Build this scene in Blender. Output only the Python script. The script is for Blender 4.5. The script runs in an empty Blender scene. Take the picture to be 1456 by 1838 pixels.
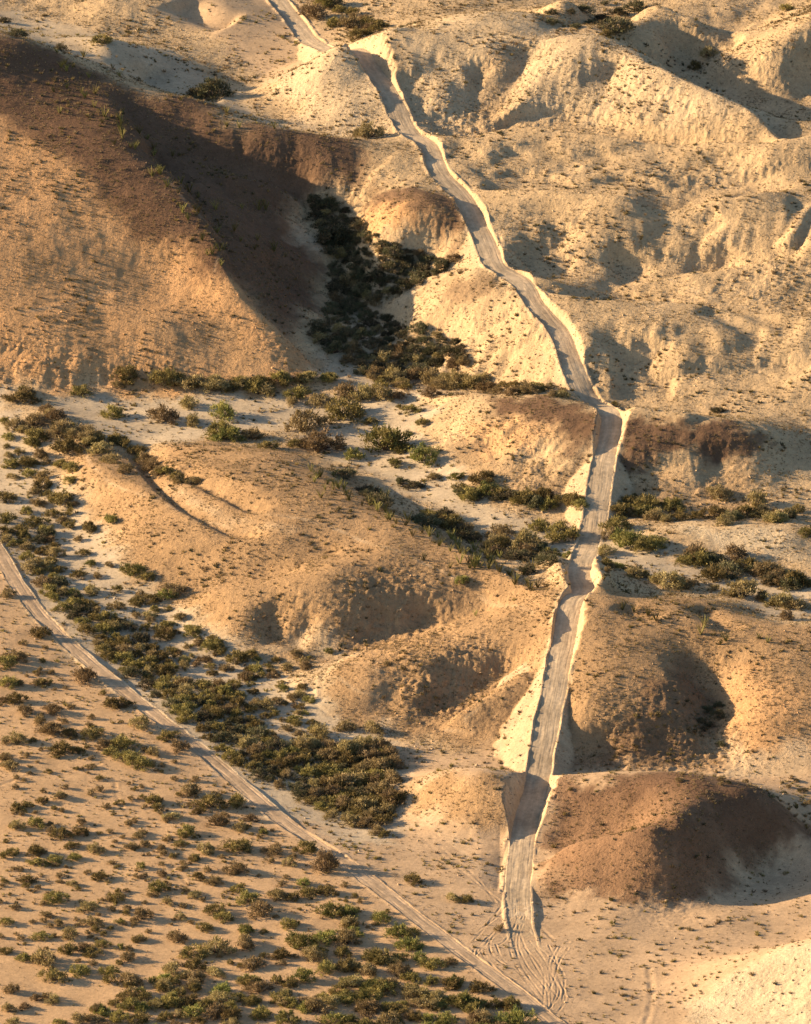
import bpy, math, random
import numpy as np
from mathutils import Vector, Matrix

# ------------------------------------------------------------------ camera, sky, sun, exposure
SC = bpy.context.scene
COL = SC.collection
CAM_H = 590.0
CAM_Y = -640.0
HALF_V = math.radians(3.6)
PITCH = math.radians(20.0)                 # downward tilt from the aircraft
IW, IH = 1456.0, 1838.0
FPX = (IH / 2) / math.tan(HALF_V)
cam_d = bpy.data.cameras.new("camera")
cam = bpy.data.objects.new("camera", cam_d)
COL.objects.link(cam)
cam.location = (0, CAM_Y, CAM_H)
cam.rotation_euler = (math.pi / 2 - PITCH, 0, 0)
cam_d.sensor_fit = 'VERTICAL'
cam_d.sensor_height = 24.0
cam_d.lens = 12.0 / math.tan(HALF_V)
cam_d.clip_start = 5.0
cam_d.clip_end = 20000.0
SC.camera = cam

SUN_EL = math.radians(16)
SUN_TO = np.array([math.cos(SUN_EL) * math.cos(math.radians(-12)), math.cos(SUN_EL) * math.sin(math.radians(-12)), -math.sin(SUN_EL)])
world = bpy.data.worlds.new("World")
SC.world = world
world.use_nodes = True
wn = world.node_tree.nodes
wl = world.node_tree.links
bg = wn.get("Background") or wn.new("ShaderNodeBackground")
sky = wn.new("ShaderNodeTexSky")
sky.sky_type = 'NISHITA'
sky.sun_disc = False
sky.sun_elevation = SUN_EL
sky.sun_rotation = math.radians(-78)
sky.air_density = 1.0
sky.dust_density = 1.2
sky.ozone_density = 1.0
wl.new(sky.outputs[0], bg.inputs[0])
bg.inputs[1].default_value = 0.066
sun_d = bpy.data.lights.new("sun", 'SUN')
sun_d.energy = 5.0
sun_d.angle = math.radians(0.5)
sun_d.color = (1.0, 0.715, 0.42)
sun = bpy.data.objects.new("sun", sun_d)
COL.objects.link(sun)
sun.rotation_euler = Vector(SUN_TO.tolist()).to_track_quat('-Z', 'Y').to_euler()
SC.view_settings.view_transform = 'Standard'
SC.view_settings.look = 'None'
SC.view_settings.gamma = 1.0
SC.view_settings.exposure = 1.33
SC.render.resolution_x, SC.render.resolution_y = 811, 1024

rng = np.random.default_rng(7)
random.seed(7)

# ------------------------------------------------------------------ survey helpers
cp, sp = math.cos(PITCH), math.sin(PITCH)
def ray(u, v):
    u = np.asarray(u, float); v = np.asarray(v, float)
    a = (u - IW / 2) / FPX; b = -(v - IH / 2) / FPX
    return np.stack([a, cp + b * sp, -sp + b * cp], -1)
def P(u, v, z=0.0):
    d = ray(u, v); t = (np.asarray(z, float) - CAM_H) / d[..., 2]
    return d[..., 0] * t, d[..., 1] * t + CAM_Y

class Field:
    """height field on a rectilinear grid"""
    def __init__(s, xs, ys, Z): s.xs, s.ys, s.Z = xs, ys, Z
    def at(s, x, y, A=None):
        A = s.Z if A is None else A
        x = np.asarray(x, float); y = np.asarray(y, float)
        i = np.clip(np.searchsorted(s.xs, x) - 1, 0, len(s.xs) - 2)
        j = np.clip(np.searchsorted(s.ys, y) - 1, 0, len(s.ys) - 2)
        fx = np.clip((x - s.xs[i]) / (s.xs[i + 1] - s.xs[i]), 0, 1)
        fy = np.clip((y - s.ys[j]) / (s.ys[j + 1] - s.ys[j]), 0, 1)
        return (A[j, i] * (1 - fx) * (1 - fy) + A[j, i + 1] * fx * (1 - fy) + A[j + 1, i] * (1 - fx) * fy + A[j + 1, i + 1] * fx * fy)
    def hit(s, u, v):
        """ground point seen in direction (u, v)"""
        d = ray(np.atleast_1d(u), np.atleast_1d(v))
        n = len(d); T = np.arange(1180.0, 2120.0, 0.7)
        X = np.empty(n); Y = np.empty(n)
        for a in range(0, n, 400):
            dd = d[a:a + 400]
            k = dd[:, 1] ; tt = T[None, :] / k[:, None]
            px = dd[:, 0:1] * tt; py = dd[:, 1:2] * tt + CAM_Y; pz = CAM_H + dd[:, 2:3] * tt
            below = pz < s.at(px, py)
            m = np.argmax(below, 1); m = np.where(below.any(1), m, 1)
            r = np.arange(len(dd))
            X[a:a + 400] = (px[r, m] + px[r, m - 1]) / 2; Y[a:a + 400] = (py[r, m] + py[r, m - 1]) / 2
        return X, Y
def box_blur(A, n, it=2):
    for _ in range(it):
        for ax in (0, 1):
            pad = [(0, 0), (0, 0)]; pad[ax] = (n + 1, n)
            B = np.cumsum(np.pad(A, pad, mode='edge'), ax)
            A = (B[2 * n + 1:, :] - B[:-2 * n - 1, :] if ax == 0 else B[:, 2 * n + 1:] - B[:, :-2 * n - 1]) / (2 * n + 1)
    return A
_perm = rng.permutation(4096)
_gx = np.cos(np.linspace(0, 2 * np.pi, 4096, endpoint=False)); _gy = np.sin(np.linspace(0, 2 * np.pi, 4096, endpoint=False))
def noise(x, y, sc, seed=0):
    x = x / sc + 17.3 * seed; y = y / sc - 31.7 * seed
    xi = np.floor(x).astype(np.int64); yi = np.floor(y).astype(np.int64)
    fx = x - xi; fy = y - yi
    ux = fx * fx * fx * (fx * (fx * 6 - 15) + 10); uy = fy * fy * fy * (fy * (fy * 6 - 15) + 10)
    def g(a, b, dx, dy):
        h = _perm[(_perm[(a + seed * 57) & 4095] + b) & 4095]
        return _gx[h] * dx + _gy[h] * dy
    return 1.5 * ((g(xi, yi, fx, fy) * (1 - ux) + g(xi + 1, yi, fx - 1, fy) * ux) * (1 - uy)
            + (g(xi, yi + 1, fx, fy - 1) * (1 - ux) + g(xi + 1, yi + 1, fx - 1, fy - 1) * ux) * uy)
def fbm(x, y, sc, o=4, seed=0, gain=.5):
    s = 0; a = 1.0
    for k in range(o):
        s = s + a * noise(x, y, sc / 2 ** k, seed + k); a *= gain
    return s
def sstep(a, b, x):
    t = np.clip((x - a) / (b - a), 0, 1); return t * t * (3 - 2 * t)
def spline(pts, step=1.0):
    """Catmull-Rom through rows of pts, resampled"""
    p = np.array(pts, float); p = np.vstack([2 * p[0] - p[1], p, 2 * p[-1] - p[-2]])
    out = []
    for i in range(1, len(p) - 2):
        n = max(2, int(np.linalg.norm(p[i + 1, :2] - p[i, :2]) / step))
        t = np.linspace(0, 1, n, endpoint=False)[:, None]
        out.append(.5 * ((2 * p[i]) + (-p[i - 1] + p[i + 1]) * t + (2 * p[i - 1] - 5 * p[i] + 4 * p[i + 1] - p[i + 2]) * t ** 2 + (-p[i - 1] + 3 * p[i] - 3 * p[i + 1] + p[i + 2]) * t ** 3))
    out.append(p[-2:-1])
    return np.vstack(out)
def line_dist(x, y, line, reach):
    """signed lateral distance (positive on the right when walking along) and station index of the nearest point; inf beyond reach"""
    sh = x.shape; x = x.ravel(); y = y.ravel()
    D = np.full(x.shape, np.inf); S = np.zeros(x.shape)
    cand = np.where((x > line[:, 0].min() - reach) & (x < line[:, 0].max() + reach) & (y > line[:, 1].min() - reach) & (y < line[:, 1].max() + reach))[0]
    best = np.full(len(cand), 1e9); bd = np.zeros(len(cand)); bs = np.zeros(len(cand))
    cx, cy = x[cand], y[cand]
    order = np.argsort(cy); cand = cand[order]; cx = cx[order]; cy = cy[order]
    for i in range(len(line) - 1):
        a, b = line[i, :2], line[i + 1, :2]
        lo, hi = np.searchsorted(cy, [min(a[1], b[1]) - reach, max(a[1], b[1]) + reach])
        if hi <= lo: continue
        qx, qy = cx[lo:hi], cy[lo:hi]
        m = np.abs(qx - (a[0] + b[0]) / 2) < reach + abs(a[0] - b[0])
        if not m.any(): continue
        idx = np.nonzero(m)[0] + lo; qx = qx[m]; qy = qy[m]
        d = b - a; L2 = d @ d + 1e-12
        t = np.clip(((qx - a[0]) * d[0] + (qy - a[1]) * d[1]) / L2, 0, 1)
        ex = qx - a[0] - t * d[0]; ey = qy - a[1] - t * d[1]
        dist = np.hypot(ex, ey); sg = np.sign(ex * d[1] - ey * d[0])
        up = dist < best[idx]
        j = idx[up]; best[j] = dist[up]; bd[j] = (dist * np.where(sg == 0, 1, sg))[up]; bs[j] = i + t[up]
    ok = best < reach
    D[cand[ok]] = bd[ok]; S[cand[ok]] = bs[ok]
    return D.reshape(sh), S.reshape(sh)
def inside(x, y, poly):
    c = np.zeros(x.shape, bool); n = len(poly)
    for i in range(n):
        x1, y1 = poly[i]; x2, y2 = poly[(i + 1) % n]
        if y1 == y2: continue
        c ^= ((y1 > y) != (y2 > y)) & (x < (x2 - x1) * (y - y1) / (y2 - y1) + x1)
    return c

# ------------------------------------------------------------------ surveyed heights (bearing, bearing, metres)
CP = """
0,1838,0 300,1838,0 600,1838,0 900,1838,0 1150,1838,0 0,1950,0 500,1950,0 1000,1950,0 1500,1950,3 0,1600,.8 300,1600,.6 600,1600,.3 0,1400,1.5 300,1400,1 0,1200,2.2 150,1250,1.8 0,1050,2.8
0,950,3.2 30,750,4.5 100,900,3.5 200,1100,2.3 350,1250,1.3 550,1350,.6 700,1500,.2 500,1500,.5
750,1650,.2 950,1700,.1 1200,1700,.2 1100,1650,.2 1300,1640,.5 1456,1600,.8 1456,1660,.5 700,1430,.5 720,1560,.2 850,1560,.4 880,1530,.6 905,1535,.6 968,1540,.65 900,1590,.3 965,1592,.3 935,1560,.45
1235,1800,.3 1300,1765,3 1360,1735,5.3 1410,1715,7.2 1456,1700,8.8 1560,1690,10 1250,1838,.5 1350,1838,2.5 1456,1838,4.5 1400,1780,4 1330,1800,2 1410,1696,.5 1350,1700,.4 1560,1660,1 1600,1838,6
755,1412,3 800,1390,5.4 870,1391,6.8 930,1402,5.7 990,1403,6.5 1080,1402,8 1180,1401,9.5 1250,1403,10 1300,1415,9.5 1350,1435,8.5 1400,1458,6.5 1456,1490,3.5 1520,1520,1
720,1400,.7 800,1375,1 870,1380,1.2 950,1385,1.2 1100,1388,1.3 1250,1390,1.5 1350,1400,1.8 1456,1430,2 1550,1450,1.5
740,1450,.6 800,1490,.8 870,1500,1 915,1505,1.1 960,1518,1.1 850,1440,4.2 800,1430,3.3 900,1450,4.2
1050,1450,4.8 1000,1480,2.6 1100,1468,4.6 980,1512,.9 1040,1498,2.2 1130,1484,4.3 960,1555,1 1000,1532,2.8 1060,1513,5.4 1130,1499,7.6 1200,1490,8.8 1240,1470,9.6
955,1575,.4 1000,1595,.4 1060,1612,.4 1150,1625,.4 1220,1622,.4 1280,1600,.4 1330,1560,.6 1390,1530,.8 1456,1512,.9
1060,1560,3.2 1150,1560,4.5 1200,1560,4.8 1250,1560,3.5 1280,1520,4.5 1340,1480,5.5 1320,1540,2 1100,1590,1.8 1200,1595,1.8
1000,1370,1.5 1100,1372,1.6 1200,1368,1.8 1290,1365,2 1456,1400,2.5 1400,1395,2.2 1320,1385,2
1050,1250,8.2 1040,1285,6.6 1032,1335,3.9 1085,1345,3.3 1022,1225,8.2 1150,1250,8 1200,1200,9.8 1100,1150,11.5 1050,1100,13.3 1200,1130,12.3 1040,1320,4.7 1020,1352,2.8 1150,1320,5 1240,1230,8.6 1235,1300,5.3 1212,1270,7.1 1205,1225,9.1 1228,1315,5.0
1290,1350,2.3 1282,1300,3.1 1272,1240,6 1245,1180,9.3 1310,1290,6 1330,1220,9 1400,1200,10.5 1456,1180,11.5 1400,1300,6.5 1456,1300,6.5 1350,1340,4 1320,1150,12
1080,1066,13.3 1130,1085,12.8 1250,1130,12.5 1330,1135,12.5 1456,1140,12.8 1600,1150,12
1100,1028,9 1180,1045,8 1300,1062,7.5 1400,1090,7.5 1456,1100,7.5 1150,1066,11.2 1220,1072,11.5 1300,1082,11 1370,1108,9
1456,1050,7.5 1300,1030,7 1200,1010,7 1100,985,6.5 1060,975,6 1000,960,6 900,930,5.6 800,880,5.4 700,830,5.2 600,780,5 450,740,5 300,735,5 100,725,5 0,715,5
1200,955,8.5 1300,945,9.5 1420,960,9.5 1456,990,8 1300,990,7.5 1600,1000,8
990,1062,12.5 930,1030,11.5 850,990,11 760,940,10.5 680,895,10 600,850,9.5 540,815,9 450,800,8.5 370,795,8 310,803,7.5 280,825,6.5
980,1005,6.6 900,982,6.2 800,932,5.8 700,878,5.5 620,833,5.2 560,800,5.1 450,780,5.1 330,780,5 250,790,4.6
140,790,6.5 180,845,7.6 250,880,8 330,920,8.6 420,950,9 480,970,9.2 550,1000,9.2
110,830,4.3 140,900,3.9 185,960,3.5 230,1015,3.2 310,1045,3 330,1075,2.8 250,950,6 330,980,6.5 420,1010,6.5 420,1055,4.6 500,1030,6.6 560,1005,8.3
325,1090,2.9 390,1070,5.5 450,1075,6.5 550,1060,8.5 650,1020,9.8 750,990,10.5 360,1120,2.4 420,1155,2 460,1168,1.7 500,1168,1.7 560,1170,1.8 640,1168,2 720,1150,3 770,1130,4
490,1120,3.9 445,1110,5.2 535,1105,5.8 600,1110,5.5 680,1100,6.2 760,1070,8 640,1085,7.3 800,1120,5 870,1105,6.3
590,1192,2 640,1178,3.4 750,1150,5 850,1130,6.8 930,1110,9 980,1090,11 560,1230,1.8 580,1208,2.4 700,1200,5 800,1192,5.8 880,1180,6.4 940,1165,7.8
555,1262,1.3 620,1287,1.1 700,1294,1.1 780,1287,1.3 820,1272,1.5 870,1232,3 910,1207,4.3 650,1240,3.5 760,1240,3.8
790,1318,1.1 840,1280,3 900,1245,5.2 950,1200,7.5 970,1250,5.5 900,1300,2.8 850,1330,1.1 890,1345,1.2 940,1380,1.2 960,1330,2 600,1320,.8 700,1340,.8
770,740,8 800,712,10 850,703,11.5 920,706,12.5 1000,720,13.7 1060,730,14.5 1130,742,15 1200,755,15 1280,765,14.8 1360,775,14
1456,800,10 1456,850,8.5 1400,830,10 1456,900,7.5 1390,900,8 1600,850,9
800,800,8 900,800,10 980,800,11 1040,820,11 850,860,6.5 950,870,7.5 1040,900,6.2 1110,905,6.4 760,790,6 1150,820,11.5 1250,830,11 1150,890,8 1250,900,7.5 1350,890,8 1330,830,11
780,840,5.5 850,890,5.6 950,918,6 1040,935,6.2 1120,930,6.8 1200,932,7 1350,927,7.2
650,700,6 750,690,6.8 850,690,7.3 950,697,8.3 1030,712,9.5 1070,722,10.2 1120,724,10.3 1200,724,11 1300,728,11.5 1400,745,11.5
670,640,7 620,660,6.5 560,640,8.5 700,525,12.5 780,490,16.5 850,480,19 900,490,20 960,512,20.3 1050,530,20 1200,532,20 1350,547,20 1456,562,20
700,570,10 730,545,12 800,540,15.5 900,540,18 780,620,9.5 830,600,12.5 900,600,14.5 980,600,17 1000,660,13.9 900,660,10.6 830,665,8 800,650,7.3 1100,600,17.5 1100,660,14 1200,600,18 1200,660,15 1300,620,17 1300,690,13.5 1456,620,17.5 1456,690,14.5 1380,650,15.5 700,650,6.8 1650,600,18
930,484,18.8 1000,497,17.6 1100,505,17.4 1200,522,18 1300,530,18.5 1456,535,18.5
980,465,19.6 1100,478,19.5 1250,495,20 1000,440,21.5 1100,430,22.5 1200,440,22.5 1300,450,22.5 1456,460,23 1000,380,24.5 1200,380,25 1400,370,27.4 1456,395,26.4 1400,420,25
880,332,26.2 1000,334,27.6 1130,348,27.9 1290,350,28 1456,320,27.5 900,275,27.5 1000,285,27.3 1100,295,27.3 800,243,28.3 860,228,29 950,217,29.8 1100,237,30 1250,245,30.5 1400,252,31 1300,300,28
640,350,22 700,340,24.5 780,345,25.5 830,370,24.5 700,400,22 760,425,20.5 830,430,21 620,400,18.5 620,435,16 700,455,18 780,462,18 840,465,18.8 760,482,14.5 650,540,9.7 640,600,8
560,365,19.5 600,430,15.5 560,470,15 570,540,11 570,600,9 600,640,7.5
640,250,28 560,245,28.8 480,237,29.7 400,230,30 640,300,25 560,310,24.5 500,280,26.3 430,305,24.6 500,340,22 550,350,20 640,330,23.5 700,290,26.5 700,252,27 720,300,26
0,62,42 60,75,40.3 130,110,37 190,160,34.8 240,220,33 290,280,30.5 340,345,27.5 380,400,25 400,450,22.5 430,510,18.5 470,560,15 530,615,11 600,680,7
300,245,30 360,300,26.6 420,340,23.8 480,400,20 520,450,17.4 480,480,17.6 520,540,13 550,580,10.4
190,72,34 150,95,32 240,110,30.5 290,150,28.5 340,160,27 240,179,33.6 310,176,33.3 380,190,31.6
400,165,26 350,100,25.5 250,60,25.5 100,40,26 0,20,27 450,170,25.5 480,210,25.5 560,240,25.4 420,90,25 500,130,25 300,0,28.5 400,10,28 450,40,26.5 200,0,29 460,0,25.8
0,200,35 0,300,30.5 100,300,30.5 200,350,27.8 130,200,34.6 180,260,32.5 60,140,37.3 300,400,25.2 0,400,25.5 100,420,24 200,450,21.6 300,480,19.3 350,530,16.3 0,500,19 100,530,16.8 200,560,14.8 300,590,13.2 400,600,12 0,600,12.5 100,640,10 200,655,8.5 300,665,8 400,665,8 500,670,8
0,697,5.5 100,705,5.2 200,700,5.2 300,703,5.2 450,708,5.4 560,705,5.8
600,82,36 640,100,34.5 560,112,31.8 510,140,28.5 475,152,26 520,200,26 600,247,25.5 620,200,28.5 680,200,28.5 700,240,26.6 600,160,30.5 660,150,31 585,92,25.5 560,80,25.3
650,72,35 700,52,37 780,50,37.5 850,52,37.5 1000,62,38 1090,66,38.5 1150,92,38 1200,118,37.5 1280,150,37 1340,172,36 1380,205,34.5 1400,237,33 1456,254,32.5 1600,280,31
700,30,27 640,40,26 850,30,28 950,50,28 1100,50,29 1180,112,28 1230,122,27 1290,152,24.5 1350,182,23.5 1456,205,24 1425,228,24.5
760,120,33.5 740,180,30 760,228,27.6 850,130,33 850,190,31.5 900,120,34.5 1000,130,34.5 1000,180,31 1100,130,35 1100,195,31.5 1200,180,34 1300,200,34 1200,220,31.5
930,25,32 1000,-5,34 1065,25,26.5 1115,-5,27 1135,35,32.5 1180,60,32.5 1240,20,35.5 1180,5,34.5 1320,20,27.5 1410,-5,28 1265,72,26.5 1228,108,25.5 1400,50,33.5 1456,20,34 1456,70,34 1340,80,31 1300,120,28 1400,110,30.5 1456,138,27 800,0,28 600,20,25.5 700,0,27
-200,20,43 -90,42,42.6 -200,200,36 -200,400,26 -200,600,12 -200,700,5.5 -200,900,3.5 -200,1200,2.5 -200,1600,1 -200,1900,.3
1650,20,31 1650,200,28 1650,400,24 1650,700,14 1650,1050,8 1650,1400,2 1650,1600,1 1650,1750,5
-150,-150,28 200,-150,29 500,-150,27 800,-150,30 1100,-150,31 1500,-150,33 500,-400,34 1200,-400,36 -200,-400,36
"""
GRADE = ' '.join('%s,%s,%s' % (u, v, z + .5) for u, v, z in [(737,240,27.3),(768,262,26.9),(790,310,25.5),(830,355,24),(860,410,22),(878,450,20.6),(892,480,19.9),(935,505,19.6),(960,545,18.6),(1000,592,17),(1022,640,14.9),(1042,690,12.4),(1062,722,10.9),(1058,975,6.3),(1068,940,6.6),(700,170,30.6),(720,212,28.6)])
CP += ' ' + GRADE
for t_ in GRADE.split():
    u_, v_, z_ = map(float, t_.split(','))
    if 255 < v_ < 700: CP += ' %s,%s,%s %s,%s,%s' % (u_ + 44, v_, z_ + .3, u_ - 42, v_, z_ - .5)
cps = np.array([[float(a) for a in t.split(',')] for t in CP.split()])
ZS = 1.15
cps[:, 2] *= ZS
cx_, cy_ = P(cps[:, 0], cps[:, 1], cps[:, 2])
def tps(px, py, pz, gx, gy, lam=0.02):
    s = 50.0; a = np.stack([px, py], 1) / s; n = len(a)
    c0 = a.mean(0); a = a - c0
    def U(r2): return r2 * np.log(r2 + 1e-9) * .5
    d2 = ((a[:, None] - a[None]) ** 2).sum(-1)
    K = np.zeros((n + 3, n + 3)); K[:n, :n] = U(d2) + lam * np.eye(n) * 0.1
    K[:n, n] = 1; K[:n, n + 1:] = a; K[n, :n] = 1; K[n + 1:, :n] = a.T
    w = np.linalg.solve(K, np.concatenate([pz, [0, 0, 0]]))
    g = np.stack([gx.ravel(), gy.ravel()], 1) / s - c0; out = np.empty(len(g))
    for i in range(0, len(g), 20000):
        q = g[i:i + 20000]
        r2 = (q[:, 0:1] - a[:, 0]) ** 2 + (q[:, 1:2] - a[:, 1]) ** 2
        out[i:i + 20000] = U(r2) @ w[:n] + w[n] + q @ w[n + 1:]
    return out.reshape(gx.shape)
bx_ = np.arange(-170, 170.1, 2.0); by_ = np.arange(640, 1500.1, 2.0)
GX, GY = np.meshgrid(bx_, by_)
ZB = tps(cx_, cy_, cps[:, 2], GX, GY)
print('base range', ZB.min(), ZB.max())
base = Field(bx_, by_, ZB)
res = base.at(cx_, cy_) - cps[:, 2]
for i_ in np.argsort(-np.abs(res))[:25]: print('res', cps[i_], round(float(res[i_]), 2))
# refine to 0.5 m with a light blur that removes facets
wx_ = np.arange(-165, 165.1, 0.6); wy_ = np.arange(655, 1480.1, 0.7)
WX, WY = np.meshgrid(wx_, wy_)
ZW = box_blur(base.at(WX, WY), 2, 2)
work = Field(wx_, wy_, ZW)

# ------------------------------------------------------------------ gullies (G), ribs (R) and banks (S, lower on the right when walking along)
STROKES = """
G 5 2.6 960,66 930,110 880,165 850,205
G 3 1.6 870,100 850,150 820,190
G 4 1.7 1115,100 1085,130 1050,152
G 3 1.8 735,120 745,170 735,215
G 2.5 1.0 935,262 890,284 850,300
G 2.5 1.0 1095,265 1050,280 1000,292
S 3 1.3 1130,345 1240,348 1290,338
G 1.5 .9 1290,372 1225,405
G 1.5 .9 1300,385 1235,418
G 1.6 1.0 1450,350 1420,390 1405,420
G 1.6 1.0 1475,370 1440,420 1400,470
G 4 1.8 1025,395 985,425 925,455
G 4 1.8 1120,430 1110,470
G 3 1.5 1315,420 1280,450 1240,465
S 2.5 1.6 905,488 960,500 1010,510
S 2.5 1.6 1085,502 1130,512 1210,525
G 2.5 1.2 1260,548 1340,585 1380,590
G 2.5 1.0 1310,545 1400,580 1440,590
G 5 2.0 1180,600 1150,630 1120,650
G 2 .9 1215,665 1150,665 1100,670
G 2 .9 1215,680 1150,682 1100,690
G 2 .9 1210,695 1150,700 1100,705
G 3 1.3 930,560 860,610
G 3 1.2 970,620 920,680
R 4 1.2 1120,740 1200,745 1250,760
G 3 1.2 1290,725 1260,738 1210,742
G 4 1.2 1180,820 1170,890
G 3.5 1.2 880,780 870,830
G 2.5 .9 960,800 960,870
S 2.6 1.9 478,970 400,948 320,905 265,850 225,790
G 3 .8 225,790 265,850 320,905 400,948 478,970
S 2.2 1.6 470,922 400,888 350,862 300,840
G 3 .7 300,840 350,862 400,888 470,922
G 4 1.1 1290,790 1290,850 1280,900
R 3 .6 150,800 180,850 280,893 350,925 430,950
G 3 1.2 700,1085 650,1150
G 3 1.3 760,1070 755,1130
G 2.6 1.4 560,1085 545,1120 520,1160
G 4 1.1 500,1085 495,1120 500,1160
G 3.5 1.2 820,1180 790,1240 760,1280
G 4 1.2 740,1195 700,1240 690,1285
G 5 1.0 1290,1365 1288,1310 1270,1250 1235,1180
G 4 1.2 1080,1300 1090,1360
G 3 1.0 1180,1290 1190,1360
G 3 1.4 1250,1085 1290,1110 1330,1128
G 2.5 1.0 1110,1085 1180,1110
S 2 1.3 130,665 60,650 -40,648
G 5 2.4 560,350 610,420 620,480 640,560 720,620
G 4 2.4 330,310 290,270 250,250
G 4 2.6 250,110 320,160 400,175
G 4 2.4 320,0 370,25 420,40
G 6 1.5 1140,-20 1060,35 950,60
G 6 1.5 1450,-30 1330,40 1240,110 1215,122
G 4 1.6 1330,60 1270,85
S 1.6 .8 905,1470 910,1540 905,1600
"""
STROKES += """S 5 2.4 735,192 800,186 860,190 930,172 990,176 1050,182 1110,190 1180,206 1240,214 1310,228
S 5 1.9 825,300 880,298 930,290 1000,300 1060,306 1120,304 1200,316 1270,310 1340,302 1440,292
S 5 1.8 930,452 990,440 1040,446
S 5 1.7 1085,436 1150,440 1220,434 1290,432 1350,440 1456,425
S 5 1.9 1085,655 1140,640 1200,652 1260,648 1330,655 1400,645 1470,655
S 5 1.5 790,640 860,632 930,642 990,650
"""
STROKES += """S 8 .9 760,266 830,250 880,287 930,262 985,255 1040,292 1100,262 1180,258 1230,290 1300,268 1380,280 1450,275
S 8 .8 880,372 940,385 990,420 1040,392 1100,385 1130,427 1200,392 1260,400 1290,442 1350,400 1430,410
S 8 .9 1062,585 1110,590 1150,624 1200,590 1260,585 1300,622 1360,592 1440,600
S 8 1.0 735,105 790,100 850,142 900,110 960,100 1040,128 1090,118 1140,150 1200,158 1290,190
S 7 1.4 740,578 800,560 850,590 900,575 960,580
"""
STROKES += """S 7 3.2 992,1063 930,1031 850,991 760,941 680,896 600,851 540,816 450,801 370,796 310,804
S 7 2.6 600,680 530,615 470,560 430,510 400,450 380,400 340,345 290,280 240,220 190,160
R 5 2.0 400,325 470,345 550,372
R 5 2.2 480,395 540,425 605,458
R 5 2.2 535,562 600,595 675,632
G 4 1.4 420,308 500,330 560,350
G 4 1.6 470,440 540,505 600,525
S 8 4.5 1400,250 1250,244 1100,236 950,216 850,227 780,241
S 8 4.2 1430,330 1330,347 1290,349 1130,346 1000,333 900,331 850,334
S 8 4.2 1500,568 1456,563 1350,549 1200,534 1050,532 970,516
S 7 3.6 1420,452 1300,463 1200,479 1095,503
S 8 5 1425,248 1385,206 1340,173 1280,151 1200,119 1150,93
S 7 4 1100,67 1000,62 850,52 700,53
S 4 1.8 850,480 780,491 700,526
S 4 1.4 900,1082 760,1132 640,1174 592,1191
S 4 1.6 965,1190 900,1238 840,1277 795,1312
S 4 1.2 620,985 560,1004 450,1055 390,1064 330,1086
S 4 1.4 1210,1490 1130,1499 1060,1513 1000,1532 960,1554
S 4 1.5 730,708 800,711 770,740
G 5 .4 785,1070 755,1108 735,1148 700,1168
G 5 .4 935,1185 885,1222 835,1262 790,1288
R 7 1.0 330,1086 390,1066 470,1060 560,1046 650,1016 760,980
R 6 .6 600,1188 660,1170 780,1140 880,1116 960,1090
R 6 .7 575,1212 640,1202 760,1192 840,1182
R 5 1.2 800,1310 850,1274 905,1240 955,1205
R 2 1.6 995,1003 1010,1030 1018,1056
R 2.5 1.8 1063,1012 1077,1040 1082,1068
"""
STROKES += "G 3 .7 985,1512 1050,1500 1120,1486 1180,1476\nR 4 1.0 1000,1530 1060,1514 1130,1502 1200,1496\n"
DZ = np.zeros_like(ZW)
for ln in STROKES.strip().splitlines():
    f = ln.split(); w = float(f[1]); a = float(f[2])
    uv = np.array([[float(q) for q in t.split(',')] for t in f[3:]])
    X, Y = work.hit(uv[:, 0], uv[:, 1])
    L = spline(np.stack([X, Y], 1), 1.0)
    d, s = line_dist(WX, WY, L, w * 3.2)
    m = np.isfinite(d)
    s = s / (len(L) - 1)
    end = sstep(-.01, .12, s) * (1 - sstep(.86, 1.01, s)) if f[0] != 'S' else sstep(-.01, .1, s) * (1 - sstep(.88, 1.01, s))
    dd = np.where(m, d, 99.0)
    if f[0] == 'G': prof = -np.exp(-(np.abs(dd) / w) ** 1.5) * sstep(3.2 * w, 2 * w, np.abs(dd))
    elif f[0] == 'R': prof = np.exp(-(dd / w) ** 2)
    else: prof = -sstep(-.2 * w, .35 * w, dd) * np.exp(-np.maximum(dd, 0) / (1.4 * w)) * sstep(3.2 * w, 2 * w, np.abs(dd))
    DZ += np.where(m, a * (1.3 if f[0] == 'G' else 1.15) * prof * end, 0)
ZW = ZW + DZ

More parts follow.
